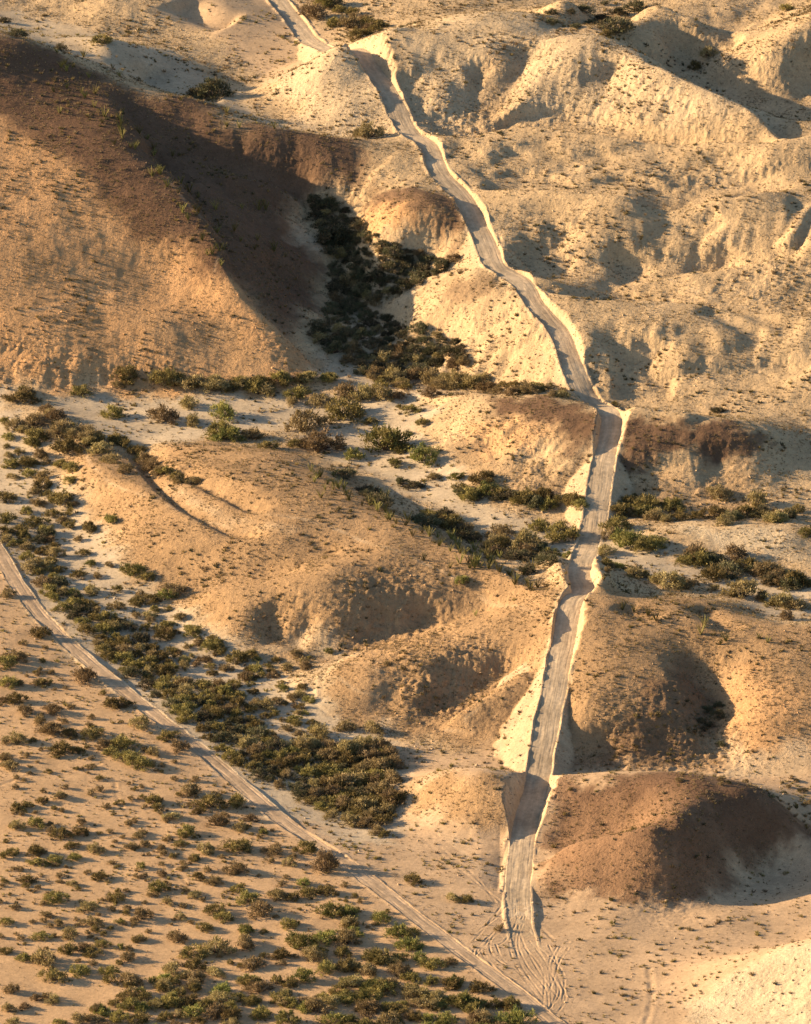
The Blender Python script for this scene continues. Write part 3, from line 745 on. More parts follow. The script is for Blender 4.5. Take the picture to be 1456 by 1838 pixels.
PAL = dict(
    green=[(.185, .16, .058), (.24, .20, .072), (.30, .245, .092), (.14, .125, .05)],
    bright=[(.185, .19, .056), (.245, .23, .072), (.30, .27, .095), (.135, .15, .05)],
    rust=[(.26, .205, .095), (.31, .245, .12), (.20, .16, .08), (.33, .265, .145)],
    dark=[(.105, .105, .057), (.14, .13, .07), (.085, .088, .048), (.16, .135, .08)],
    dry=[(.30, .235, .135), (.35, .28, .165), (.24, .19, .11)])
def bush_parts(seed, pal, big, loose):
    r = np.random.default_rng(seed)
    k = 46 if big else 20
    # limb tips fill an uneven dome
    th = r.uniform(0, 2 * np.pi, k); el = np.arcsin(r.uniform(.02, 1, k) ** .8); rad = r.uniform(.45, 1, k) ** .5
    lob = 1 + .22 * np.sin(th * 2 + seed) + .16 * np.sin(th * 3 + seed * 2.1)
    tip = np.stack([np.cos(th) * np.cos(el) * rad * lob, np.sin(th) * np.cos(el) * rad * lob, np.sin(el) * rad * (.78 if not loose else .95) + .06], 1) * (.82 * r.uniform(.8, 1.12, (k, 1)))
    out = unit(tip + np.array([0, 0, .55]))
    n_per = 34 if big else 30
    size = .13 if big else .2
    V = leaves_at(r, tip, out, size, n_per, .095 if big else .14)
    p = np.array(PAL[pal]); ci = r.integers(0, len(p), k); C = np.repeat(p[ci], n_per, 0) * r.uniform(.75, 1.3, (k * n_per, 1))
    # strays
    m = r.choice(k, k // 2); V2 = leaves_at(r, tip[m] * 1.08, out[m], size * 1.1, 6, .12)
    V = np.concatenate([V, V2]); C = np.concatenate([C, np.repeat(p[ci[m]], 6, 0)])
    # stems: thin three-sided tapers from the root to the tips
    S = []
    nst = k if loose else k // 2
    for q in range(nst):
        a = np.array([r.normal() * .05, r.normal() * .05, -.08]); b = tip[q] * 1.0; mid = (a + b) / 2 + np.array([0, 0, -.02]) + r.normal(size=3) * .05
        sd = unit(np.cross(b - a, np.array([.3, .2, 1.0]))) ; s2 = unit(np.cross(b - a, sd))
        w = .028
        ring = [sd * w, (-.5 * sd + .87 * s2) * w, (-.5 * sd - .87 * s2) * w]
        for e in range(3):
            f = (e + 1) % 3
            S += [[a + ring[e], a + ring[f], mid + ring[e] * .6], [a + ring[f], mid + ring[f] * .6, mid + ring[e] * .6], [mid + ring[e] * .6, mid + ring[f] * .6, b]]
    S = np.array(S); CS = np.tile(np.array([[.17, .13, .095]]), (len(S), 1)) * r.uniform(.8, 1.2, (len(S), 1))
    return V, C, S, CS
PROTO = {}
for pal in PAL:
    for big in (0, 1):
        for q in range(5):
            sd = hash_seed = 1000 + 100 * list(PAL).index(pal) + 10 * big + q
            V, C, S, CS = bush_parts(sd, pal, big, pal in ('rust', 'dry') or q == 4)
            if big: PROTO[pal, 1, q] = (tri_mesh('foliage', V, C, M_LEAF), tri_mesh('branches', S, CS, M_WOOD))
            else: PROTO[pal, 0, q] = (tri_mesh('bush', np.concatenate([V, S]), np.concatenate([C, CS]), M_LEAF),)

HAND = {
 (0, 1380): """60,150,60,g 100,135,60,g 150,125,60,g 215,110,60,d 550,125,80,g 565,150,50,g 470,115,30,d 680,90,90,d 710,158,60,g 760,140,110,g 850,130,90,g 620,180,70,d 670,235,90,g 650,275,60,g 780,205,90,d 900,185,60,d 960,180,80,d
130,205,80,g 60,215,60,d 185,225,40,d 220,245,80,g 290,235,70,g 290,200,50,d 255,285,60,g 345,300,70,d 130,305,80,g 45,305,60,g 140,345,70,g 200,335,70,g 270,325,60,g 20,325,50,g
505,360,45,y 490,390,30,d 360,395,75,g 95,410,65,g 262,420,45,d 200,475,90,g 418,475,75,g 565,438,80,g 315,505,80,d 58,505,40,d 165,535,55,d 20,562,70,g 335,565,80,d 345,585,40,g 505,540,80,d 430,555,40,y 650,540,50,d 600,490,50,d 580,385,50,d 650,365,30,d 715,395,60,g 770,412,60,d 700,460,50,d 850,372,80,d 855,295,110,g 740,305,70,d 700,327,60,g 990,305,80,d 1100,297,100,g 1165,358,120,d 1250,370,60,d 1040,347,60,d 945,235,40,y 860,222,60,d
470,290,60,d 520,280,50,d 580,295,50,d 500,245,50,d 855,442,60,g 890,482,90,g 1000,462,70,d 1050,472,70,g 1090,417,60,y 1110,455,80,g 1180,452,80,g 1185,525,110,y 1250,525,90,y 1260,568,70,g 1370,548,90,y 1430,602,90,y 770,518,90,g 800,545,90,g 735,577,70,g 940,522,110,d 885,592,80,y 1035,572,80,g 1080,632,120,y 1245,632,110,d 1010,680,80,g 1130,682,110,d 1095,762,90,y
150,612,70,g 250,607,80,d 370,640,60,g 430,650,40,y 300,650,60,d 245,662,80,g 330,668,80,g 20,660,60,g 85,690,60,g 160,702,110,d 190,762,100,g 285,742,90,g 395,737,80,g 460,690,60,d 640,620,70,d 690,672,110,g 780,662,110,d 880,642,90,d 700,718,90,g 905,712,90,d 670,752,60,d 775,747,70,d 895,767,80,y 590,790,80,d 545,765,40,y 465,782,60,g 510,812,50,y 690,792,80,d 690,892,100,y 620,852,90,g 560,852,70,g 790,842,90,d 830,902,90,g 470,862,90,g 430,902,90,g 500,907,90,g 940,892,90,g 910,842,70,g 930,802,100,d 1000,832,80,g 1040,852,90,g 1030,912,90,y 1130,872,110,d 1200,912,110,y 1190,852,80,d 1270,782,100,d 1350,692,120,g 1430,692,80,g 1330,822,100,g 1380,802,120,y 1440,742,90,d 1320,872,110,d 1420,882,110,g 1260,722,80,d 1400,922,120,d 350,872,60,d 190,842,60,d 280,912,80,d 215,917,60,g 130,832,50,d 170,822,40,d 40,802,60,d 90,862,50,d 30,872,60,d 50,922,70,d 210,560,50,d 395,577,30,g 480,560,30,d 500,617,60,d""",
 (728, 1380): """25,412,80,g 170,475,60,d 220,480,60,g 180,608,85,y 335,582,40,d 20,602,90,g 60,572,60,d 30,642,70,g 100,712,110,g 160,702,60,d 180,777,80,y 270,802,110,g 400,917,140,y 380,852,80,g 200,852,110,g 90,862,90,d 150,912,100,y 60,822,90,d 40,902,80,g 270,917,100,d 30,762,70,g""",
 (0, 920): """150,448,80,g 270,522,30,d 310,608,110,d 155,622,70,g 60,532,90,d 20,552,90,g 30,622,90,g 60,682,80,g 195,722,90,d 85,722,80,d 145,762,60,d 400,695,80,g 440,698,80,g 500,768,90,d 330,802,90,g 250,802,80,g 190,797,90,d 60,827,90,d 220,862,100,g 280,862,60,g 440,842,110,g 400,872,80,g 370,842,70,d 460,892,90,g 600,812,90,g 640,852,80,d 500,912,110,g 700,882,80,d 550,872,60,d 660,802,60,d 730,892,70,d 20,892,60,d 20,682,50,d 40,922,80,d 20,262,50,d 30,302,60,d
480,215,100,v 325,192,50,v 400,30,60,v 320,57,60,g 280,102,40,d 280,232,60,g 330,292,70,d 350,237,40,d 390,192,40,d 300,157,60,g 420,287,50,g 540,322,80,g 600,305,80,y 620,295,90,d 530,242,60,g 650,382,60,d 600,412,60,g 490,332,60,g 590,452,90,g 690,442,80,g 755,492,80,g 520,422,50,g 540,392,40,d 425,347,60,d 490,377,40,d 660,562,60,d 620,502,60,g 850,532,110,g 900,522,70,g 1180,507,40,y 1020,642,50,v 1030,562,60,d 920,572,70,g 1050,752,60,g 950,702,80,d 890,602,60,d 790,512,50,g 840,622,60,g 830,652,60,d 1390,552,30,d 1340,792,90,d 1240,782,80,d 1150,802,90,d 1370,857,80,d 1000,692,60,d 780,642,80,d""",
 (0, 460): """80,522,110,g 60,622,80,d 130,662,110,g 240,702,120,g 100,752,80,g 150,832,90,g 260,772,80,g 220,892,120,g 140,892,60,d 30,722,50,d 290,497,80,g 405,577,100,g 590,590,110,d 680,542,80,d 800,575,110,v 790,642,110,g 835,662,110,v 900,657,90,d 960,692,80,g 690,607,80,d 775,662,60,v 455,432,100,g 600,462,130,g 700,472,110,d 770,482,110,d 920,482,110,g 960,492,80,d 1070,502,100,g 1050,532,60,d 1150,532,90,d 1230,582,170,g 1100,622,160,d 1150,692,160,d 1060,682,70,g 1330,602,60,g 1380,692,190,v 1440,702,90,v 1270,727,80,v 1420,752,60,v 1240,502,100,d 1300,512,100,d 1370,512,110,d 1430,512,60,d 1440,552,40,g 1240,792,90,k 1360,892,110,k 1440,822,60,k 20,602,60,g 130,612,120,d 200,592,100,d 220,642,120,d 310,642,90,d 360,702,100,d 400,742,90,d 450,772,70,d""",
 (728, 460): """70,732,130,v 20,562,80,g 60,602,60,g 90,502,60,d 280,812,120,g 300,852,110,v 230,872,100,g 180,802,60,v 430,882,120,g 500,882,110,g 580,882,90,g 800,892,80,g 870,902,110,g 960,912,110,g 1130,862,100,d 1260,892,110,d 340,862,80,g 30,832,80,k 100,802,60,d 10,642,40,k 100,452,120,d 180,452,110,d 240,472,100,d 30,442,90,d 330,492,60,d 440,492,90,d 380,502,60,d 560,507,60,d 720,542,60,y 755,542,40,g 460,85,60,k 1120,560,60,k""",
 (728, 920): """60,52,150,k 340,82,110,d 430,122,120,d 480,62,90,g 560,92,130,g 520,157,70,v 580,162,50,v 600,92,60,d 760,62,100,g 800,112,130,v 850,132,110,g 900,122,100,g 740,92,80,d 720,152,90,d 735,195,60,v 765,200,50,v 720,192,50,g 820,232,90,d 950,272,130,d 1010,277,60,d 1000,182,80,g 1060,182,110,g 1110,242,110,g 1150,222,130,k 1230,202,110,g 1180,172,110,d 1300,222,110,d 1210,302,140,d 1400,257,110,g 1445,262,60,v 1350,342,110,d 1400,347,100,d 1370,382,60,d 1440,85,70,v 1310,17,60,k 200,252,60,v 390,172,100,k 440,217,80,k 700,42,90,g 590,1000,20,d""",
 (0, 0): """770,350,150,k 710,345,90,k 1290,137,100,g 1250,102,90,d 1200,92,80,g 1130,62,100,d 1180,22,110,g 1360,102,80,g 60,132,90,k 360,152,80,g 220,182,60,k 1320,492,100,d 1200,872,160,k 1180,822,100,k 1140,782,80,k 15,82,50,k""",
 (728, 0): """760,112,140,k 720,132,60,g 700,82,80,k 1040,247,60,g 1090,202,70,d 830,40,90,k 1370,40,60,g""",
}
KIND = dict(g=('green', 'creosote_bush'), y=('bright', 'creosote_bush'), d=('rust', 'dry_shrub'), v=('bright', 'mesquite_bush'), k=('dark', 'dark_shrub'), t=('green', 'wash_bush'), s=('rust', 'wash_shrub'), w=('dark', 'wash_bush'))
bushes = []           # u, v, width in px, kind letter
for (ou, ov), t in HAND.items():
    for it in t.split():
        a, b, w, c = it.split(','); bushes.append((ou + float(a) / 2, ov + float(b) / 2, float(w) / 2, c))
def fill(poly, n, lo, hi, kinds, seed, sep=.55):
    r = np.random.default_rng(seed); q = np.array([[float(c) for c in t.split(',')] for t in poly.split()])
    lo_, hi_ = q.min(0), q.max(0); got = []; tries = 0
    while len(got) < n and tries < n * 60:
        tries += 1; u, v = r.uniform(lo_, hi_)
        if not inside(np.array([u]), np.array([v]), q)[0]: continue
        w = r.uniform(lo, hi)
        if all(((u - b[0]) / (w + b[2])) ** 2 + ((v - b[1]) / (.6 * (w + b[2]))) ** 2 > (sep * .5) ** 2 * 4 * .5 for b in got):
            got.append((u, v, w, kinds[r.integers(len(kinds))]))
    bushes.extend(got)
def along(poly, n, spread, lo, hi, kinds, seed):
    r = np.random.default_rng(seed); L = spline([[float(c) for c in t.split(',')] for t in poly.split()], 2)
    for k in range(n):
        p = L[r.integers(len(L))] + r.normal(size=2) * spread * np.array([1, .6]); bushes.append((p[0], p[1], r.uniform(lo, hi), kinds[r.integers(len(kinds))]))
THICKET = "0,975 60,960 105,965 110,1040 140,1075 210,1112 245,1148 290,1175 325,1222 425,1250 475,1322 560,1345 690,1352 715,1430 695,1505 600,1475 545,1440 470,1398 430,1375 350,1308 280,1252 200,1188 130,1118 95,1080 60,1030 25,985"
fill(THICKET, 330, 26, 50, 'ttwts', 1, .36)
fill("560,1340 700,1345 715,1430 680,1480 600,1440", 30, 40, 60, 'sst', 21, .4)
fill("560,350 620,382 672,425 735,458 830,470 745,515 650,560 720,585 825,618 835,655 700,684 640,668 560,605 600,520 585,430", 300, 24, 46, 'kkwdk', 2, .4)
fill("0,880 60,920 110,960 60,965 0,960", 10, 30, 48, 'g', 3)
fill("5,760 120,800 150,900 180,960 120,960 60,900 0,860", 26, 16, 36, 'ggd', 4)
along("200,692 330,690 480,690 600,684 700,694 830,694 1000,704", 48, 7, 20, 42, 'ddgg', 5)
along("30,705 90,745 150,792 215,800 285,850 345,872", 34, 6, 20, 38, 'ddg', 6)
along("650,880 720,910 800,945 920,995 985,1012", 34, 9, 22, 48, 'kkdg', 7)
along("1090,925 1200,930 1320,932 1450,930", 34, 7, 26, 50, 'kgdd', 8)
along("830,885 930,905 1040,912", 16, 6, 26, 46, 'gk', 9)
along("1250,1005 1350,1030 1450,1060", 18, 10, 30, 54, 'dkg', 10)
along("1085,1025 1200,1045 1330,1065 1400,1088", 16, 6, 18, 34, 'dkg', 11)
along("580,5 640,35 690,60", 14, 7, 20, 36, 'gdd', 12)
along("820,960 900,975 980,990", 10, 8, 30, 46, 'kd', 13)
fill("420,1170 560,1180 560,1290 700,1320 560,1340 470,1310 420,1240 330,1200 230,1090 260,1060", 70, 14, 30, 'tts', 14, .4)
fill("200,1735 960,1800 960,1860 150,1860", 80, 26, 48, 'ggdy', 15, .4)
fill("0,1120 110,1180 400,1430 700,1640 600,1740 0,1740", 260, 9, 19, 'gdd', 31, .45)
fill("640,1640 760,1720 900,1800 880,1835 620,1800 560,1700", 22, 32, 52, 'gyd', 16, .5)
fill("1290,1250 1300,1360 1230,1350 1260,1280", 8, 16, 30, 'k', 17)
fill("970,30 1110,0 1130,20 1060,70 1000,62", 9, 18, 34, 'k', 18)
fill("1130,1400 1456,1400 1456,1460 1350,1425", 12, 12, 26, 'dk', 19)
order = sorted(range(len(bushes)), key=lambda i: -bushes[i][2])
cap = dict(creosote_bush=298, dry_shrub=298, mesquite_bush=298, dark_shrub=298, wash_bush=290, wash_shrub=290); cnt = {}
U = np.array([b[0] for b in bushes]); VV = np.array([b[1] for b in bushes])
BX, BY = mfield.hit(U, VV - 1.0); BZ = mfield.at(BX, BY)
trk = [line_dist(BX, BY, ROADS[k], 40)[0] for k in ('track', 'main')]
# things that stand alone in the picture carry their own words
NAMED = {}
def name_at(u, v, text): NAMED[(u, v)] = text
name_at(400, 747, "tall bright green mesquite standing highest of the clump in the pale wash below the big hill")
name_at(240, 1027, "round vivid green bush alone at the foot of the tan ridge beside the left wash")
name_at(828, 1045, "small vivid green bush alone high on the tan slope left of the road")
name_at(418, 806, "broad bright green bush at the middle of the clump in the pale wash")
name_at(690, 806, "wide low bright green bush in the wash, below the shadowed gully")
name_at(100, 1617, "round olive bush alone on bare sand near the left edge, wide sand all round")
name_at(180, 1577, "round olive bush alone on bare sand, upper right of the lone one by the left edge")
name_at(818, 1684, "round yellow green bush between the sandy track and the end of the dirt road")
name_at(928, 1838, "large yellow green bush at the bottom edge where the sandy track leaves the picture")
name_at(384, 175, "long dark green bush in the shadowed pale valley behind the big hill")
name_at(740, 1586, "dark olive bush alone on pale ground just right of the sandy track")
name_at(660, 706, "rusty bush at the mouth of the shadowed valley")
name_at(388, 635 + 590, "brown-tipped bush against the lower left side of the sandy track")
name_at(1333, 1071, "broad dry brown bush in the wash below the pale mound, right of the road")
name_at(510, 1031, "small vivid green bush alone on the tan hillside")
ZONES = [
 ("in the sand flat's bottom left corner", lambda u, v, t, m: u < 330 and v > 1680),
 ("on sand along the bottom edge", lambda u, v, t, m: v > 1760 and t < 0),
 ("on sand under the sandy track's lower half", lambda u, v, t, m: v > 1150 and -9 < t < 0 and v > 1420),
 ("on sand under the sandy track's upper half", lambda u, v, t, m: v > 1000 and -9 < t < 0),
 ("on open sand at the left edge", lambda u, v, t, m: v > 1100 and u < 110 and t < 0),
 ("on the sand flat's upper part", lambda u, v, t, m: v < 1460 and v > 1100 and t < 0),
 ("in the sand flat's bare middle", lambda u, v, t, m: v < 1620 and v > 1100 and t < 0 and u < 360),
 ("in the sand flat's right half", lambda u, v, t, m: v < 1640 and v > 1100 and t < 0),
 ("in the sand flat's crowded lower part", lambda u, v, t, m: v > 1100 and t < 0),
 ("between sandy track and dirt road's foot", lambda u, v, t, m: v > 1500),
 ("in the thicket's lowest end", lambda u, v, t, m: v > 1350 and u < 760),
 ("behind the dark brown hill", lambda u, v, t, m: v > 1380 and u > 900),
 ("left of the road's pale fill slope", lambda u, v, t, m: v > 1290 and u > 560),
 ("in the thicket's middle", lambda u, v, t, m: v > 1200 and u < 560),
 ("in the shadowed gully right of road", lambda u, v, t, m: v > 1200 and u > 900),
 ("in the thicket's upper end", lambda u, v, t, m: v > 960 and t < 22 and u < 400),
 ("between the thicket and tan ridge", lambda u, v, t, m: v > 1040 and u < 700),
 ("at the tan ridge's left foot", lambda u, v, t, m: v > 940 and u < 560),
 ("in shadow behind the tan ridge", lambda u, v, t, m: v > 830 and 560 <= u < 1050),
 ("in the wash right of road", lambda u, v, t, m: v > 975 and u >= 1050),
 ("under the brown hill right of road", lambda u, v, t, m: v > 840 and u >= 1040),
 ("in the wash at left edge", lambda u, v, t, m: v > 800 and u < 200),
 ("on the bank between two washes", lambda u, v, t, m: v > 690 and u < 360),
 ("in the wash under big hill", lambda u, v, t, m: v > 715 and u < 720),
 ("beside the brown hill left of road", lambda u, v, t, m: v > 715),
 ("along the big hill's foot", lambda u, v, t, m: v > 620 and u < 620),
 ("at the shadowed valley's mouth", lambda u, v, t, m: v > 660),
 ("in the shadowed valley beside big hill", lambda u, v, t, m: v > 330 and u < 860),
 ("on pale hills right of road", lambda u, v, t, m: v > 330),
 ("in the valley behind big hill", lambda u, v, t, m: u < 460),
 ("by the road's far end", lambda u, v, t, m: u < 760),
 ("in shadowed gullies at top right", lambda u, v, t, m: True)]
COLW = dict(green='olive green', bright='yellow green', rust='rusty brown', dark='dark green', dry='straw coloured')
ORD = ['leftmost', 'second from the left', 'third from the left', 'fourth from the left', 'fifth from the left', 'sixth from the left', 'seventh from the left', 'eighth from the left', 'ninth from the left', 'tenth from the left']
CATS = dict(wash_bush='bush', wash_shrub='shrub', creosote_bush='bush', dry_shrub='shrub', mesquite_bush='bush', dark_shrub='shrub')
made = []; leftover = []
for i in order:
    u, v, w, c = bushes[i]; pal, kind = KIND[c]
    on_road = abs(trk[0][i]) < 2.9 or abs(trk[1][i]) < 3.6
    if on_road or not (-30 < u < 1486 and -20 < v < 1880): continue
    if cnt.get(kind, 0) >= cap[kind]: leftover.append(i); continue
    cnt[kind] = cnt.get(kind, 0) + 1
    dist = math.sqrt(BX[i] ** 2 + (BY[i] - CAM_Y) ** 2 + CAM_H ** 2); R = w / 2 / (FPX / dist) * 1.07
    r = np.random.default_rng(i * 7 + 3); q = int(r.integers(5)); big = w >= 22
    if c == 'g' and r.random() < .12: pal = 'dry' if R < .9 else pal
    loc = (float(BX[i]), float(BY[i]), float(BZ[i]) - .03 * R)
    rot = (0, 0, float(r.uniform(0, 6.28)))
    hz = {'rust': .95, 'dry': .75, 'bright': 1.0, 'dark': .85}.get(pal, .9) * float(r.uniform(.8, 1.15))
    scl = (R * float(r.uniform(.88, 1.15)), R * float(r.uniform(.88, 1.15)), R * hz)
    meshes = PROTO[pal, int(big), q]
    if big:
        o = bpy.data.objects.new(kind, None); COL.objects.link(o); o.empty_display_size = .5
        for me in meshes:
            ch = bpy.data.objects.new(me.name.split('.')[0], me); COL.objects.link(ch); ch.parent = o
    else:
        o = bpy.data.objects.new(kind, meshes[0]); COL.objects.link(o)
    o.location = loc; o.rotation_euler = rot; o.scale = scl
    o['category'] = CATS[kind]
    zone = next(z for z, f in ZONES if f(u, v, -trk[0][i] if np.isfinite(trk[0][i]) else (-99 if v > 1000 + .84 * u + 0 else 99), 0))
    size = 'large' if w > 48 else 'medium' if w > 33 else 'small' if w > 20 else 'tiny'
    made.append((o, u, v, zone, size, COLW[pal], kind))
from collections import defaultdict
grp = defaultdict(list)
for m in made: grp[m[3], m[4], m[5], 'shrub' if 'shrub' in m[6] else 'bush'].append(m)
NOUN = dict(creosote_bush='creosote bush', dry_shrub='dry shrub', mesquite_bush='leafy bush', dark_shrub='shaded shrub')
RW = ['top', 'second', 'third', 'fourth', 'fifth', 'sixth', 'seventh', 'eighth', 'ninth', 'tenth', 'eleventh', 'twelfth']
NTH = ['leftmost', 'second from left', 'third from left', 'fourth from left', 'fifth from left', 'sixth from left', 'seventh from left', 'eighth from left', 'ninth from left']
SHORT = {'olive green': 'olive', 'yellow green': 'yellowish', 'rusty brown': 'rusty', 'dark green': 'dark', 'straw coloured': 'straw'}
for key, ms in grp.items():
    zone, size, colw, kind = key; noun = 'shrub' if 'shrub' in kind else 'bush'
    what = "%s %s %s" % (size, SHORT[colw], noun)
    gname = "%s %s %s %s" % (size, colw, 'shrubs' if noun == 'shrub' else 'bushes', zone)
    if len(ms) == 1: ms[0][0]['label'] = "%s %s %s %s" % (size, colw, noun, zone); ms[0][0]['group'] = "%s %s" % ('shrubs' if noun == 'shrub' else 'bushes', zone); continue
    rows = max(1, math.ceil(len(ms) / 9)); ms.sort(key=lambda m: m[2]); per = math.ceil(len(ms) / rows)
    for q in range(0, len(ms), per):
        row = sorted(ms[q:q + per], key=lambda m: m[1])
        for n_, m in enumerate(row):
            m[0]['label'] = ("%s %s %s" % (NTH[n_], what, zone)) if rows == 1 else ("%s in %s row, %s %s" % (NTH[n_].replace('from left', 'left'), RW[q // per], what, zone))
            m[0]['group'] = gname
for (u, v), text in NAMED.items():
    m = min(made, key=lambda m: (m[1] - u) ** 2 + (m[2] - v) ** 2)
    if (m[1] - u) ** 2 + (m[2] - v) ** 2 < 400 and len(text.split()) <= 16: m[0]['label'] = text
print('bushes', len(made), cnt, 'left', len(leftover))

# ------------------------------------------------------------------ ocotillos: whips fanning up from one root
def ocotillo_mesh(seed):
    r = np.random.default_rng(seed); T = []
    for k in range(13):
        a = r.uniform(0, 6.28); lean = r.uniform(.12, .6); L = r.uniform(.75, 1.1)
        prev = np.array([np.cos(a) * .03, np.sin(a) * .03, -.05]); d = unit(np.array([np.cos(a) * lean, np.sin(a) * lean, 1.0]))
        for s in range(4):
            nxt = prev + d * L / 4; d = unit(d + np.array([np.cos(a), np.sin(a), 0]) * .06 + r.normal(size=3) * .04)
            w0 = .034 - .005 * s; w1 = .034 - .005 * (s + 1)
            sd = unit(np.cross(d, [.3, 1, .1])); s2 = unit(np.cross(d, sd)); rg = [sd, -.5 * sd + .87 * s2, -.5 * sd - .87 * s2]
            for e in range(3):
                f = (e + 1) % 3
                T += [[prev + rg[e] * w0, prev + rg[f] * w0, nxt + rg[e] * w1], [prev + rg[f] * w0, nxt + rg[f] * w1, nxt + rg[e] * w1]]
            prev = nxt
    T = np.array(T); p = np.array([(.20, .19, .06), (.26, .24, .08), (.17, .15, .06)])
    return tri_mesh('ocotillo', T, p[r.integers(0, 3, len(T))], M_LEAF)
OC = [ocotillo_mesh(50 + k) for k in range(6)]
oc_pts = []
for t in "235,230 205,190 300,205 405,245 430,275 320,280 340,385 440,405 430,458 470,530 552,535 620,560 575,625 650,660 600,670 710,710 775,750 870,750 930,755 955,755 790,810 840,830 865,868 925,862 915,900 985,902 410,520 260,245 215,408 780,838 860,458 985,462 1015,466 815,458 815,408 500,480 530,500 680,690 240,255 220,240".split():
    a, b = t.split(','); oc_pts.append((float(a) / 2, float(b) / 2, "on the dark brown crest of the big hill"))
for t in "190,130 215,150 240,180 300,180 195,180 230,200 160,140 160,195 115,90 65,170 435,255 250,370".split():
    a, b = t.split(','); oc_pts.append((728 + float(a) / 2, 920 + float(b) / 2, "on the crest of the long tan ridge left of the road"))
for t in "1070,415 1300,465 1060,435 1130,475 1075,400 1270,450 1150,460 900,390 870,370 820,360 780,350".split():
    a, b = t.split(','); oc_pts.append((728 + float(a) / 2, 920 + float(b) / 2, "on the crest right of the road above the tan slope"))
r = np.random.default_rng(77); L = spline([[560, 850], [640, 885], [720, 925], [800, 970], [880, 1010], [960, 1050]], 2)
for k in range(70):
    p = L[r.integers(len(L))] + r.normal(size=2) * [14, 10] + [0, 6]; oc_pts.append((p[0], p[1], "on the crest of the long tan ridge left of the road"))
for k in range(26):
    oc_pts.append((r.uniform(80, 420), 0, "on the dark brown crest of the big hill")); q = oc_pts.pop(); uu = q[0]
    vv = np.interp(uu, [80, 190, 290, 380, 420], [120, 190, 300, 430, 500]) + r.uniform(-20, 40); oc_pts.append((uu, vv, q[2]))
ou = np.array([p[0] for p in oc_pts]); ov = np.array([p[1] for p in oc_pts]); OX, OY = mfield.hit(ou, ov); OZ = mfield.at(OX, OY)
oc_made = []
for k, p in enumerate(oc_pts):
    o = bpy.data.objects.new('ocotillo', OC[k % 6]); COL.objects.link(o); s_ = float(r.uniform(1.5, 2.8))
    o.location = (float(OX[k]), float(OY[k]), float(OZ[k])); o.scale = (s_, s_, s_); o.rotation_euler = (0, 0, float(r.uniform(0, 6.28)))
    o['category'] = 'ocotillo'; o['group'] = 'ocotillos ' + p[2]; oc_made.append((o, p))
for zone in sorted(set(p[2] for _, p in oc_made)):
    ms = sorted([m for m in oc_made if m[1][2] == zone], key=lambda m: m[1][1]); short = {'big': "on big hill's dark crest", 'lon': "on long tan ridge's crest", 'rig': "on crest right of road"}[zone[13 + 3:16 + 3] if False else ('big' if 'big' in zone else 'lon' if 'long' in zone else 'rig')]
    for q in range(0, len(ms), 9):
        for n_, m in enumerate(sorted(ms[q:q + 9], key=lambda m: m[1][0])):
            m[0]['label'] = "%s in %s row, whip-stemmed ocotillo %s" % (NTH[n_].replace('from left', 'left'), RW[q // 9], short)
# ------------------------------------------------------------------ what nobody could count: tufts, low scrub, loose stones
def scatter(name, n, dens, size, blades, pals, seed, flat=1.0):
    r = np.random.default_rng(seed)
    X = r.uniform(-125, 125, n * 6); Y = r.uniform(700, 1288, n * 6)
    ok = np.abs(X) < 98 + (Y - 700) * .05
    X, Y = X[ok], Y[ok]; pr = dens(X, Y) * (1 - .85 * sstep(.485, .53, soilf.at(X, Y, soil[..., 0])) * (Y < 760)) * (1 - .8 * mfield.at(X, Y, fresh).clip(0, 1)); ok = r.random(len(X)) < pr; X, Y = X[ok][:n], Y[ok][:n]
    rd = [line_dist(X, Y, ROADS[k], 4)[0] for k in ('track', 'main')]; ok = (np.abs(rd[0]) > 1.9) & (np.abs(rd[1]) > 2.7); X, Y = X[ok], Y[ok]
    Z = mfield.at(X, Y); m = len(X); S = size(r, m)
    base = np.stack([X, Y, Z], 1); base = np.repeat(base, blades, 0); s = np.repeat(S, blades)[:, None]
    th = r.uniform(0, 2 * np.pi, len(base)); ln = r.uniform(.15, 1.0, len(base))
    d = unit(np.stack([np.cos(th) * ln, np.sin(th) * ln, np.full(len(base), 1.0)], 1) * np.array([1, 1, flat]))
    off = np.stack([np.cos(th) * ln, np.sin(th) * ln, 0 * th], 1) * s * .45
    sd = unit(np.cross(d, r.normal(size=d.shape)))
    b0 = base + off; V = np.stack([b0 - sd * s * .13 - [0, 0, .02], b0 + sd * s * .13 - [0, 0, .02], b0 + d * s * r.uniform(.5, 1.1, (len(base), 1))], 1)
    p = np.array(sum([PAL[q] for q in pals], [])); C = np.repeat(p[r.integers(0, len(p), m)], blades, 0) * r.uniform(.8, 1.25, (len(V), 1))
    o = bpy.data.objects.new(name, tri_mesh(name, V, C, M_LEAF)); COL.objects.link(o); o['kind'] = 'stuff'
    print(name, m); return o
def clump(X, Y, sc, seed, a, b): return sstep(a, b, fbm(X, Y, sc, 3, seed))
mh = lambda X, Y: soilf.at(X, Y)
scatter('dry_grass', 92000, lambda X, Y: (.25 + .75 * clump(X, Y, 12, 201, -.3, .4)) * (.15 + .85 * mh(X, Y)) * np.where(Y < 900, 1, .75), lambda r, m: r.uniform(.17, .46, m), 8, ['dry', 'dry', 'rust', 'green'], 301)
scatter('low_scrub', 6500, lambda X, Y: clump(X, Y, 16, 211, -.1, .6) * (.35 + .65 * mh(X, Y)), lambda r, m: r.uniform(.35, .8, m), 22, ['rust', 'dark', 'green', 'dry'], 302)
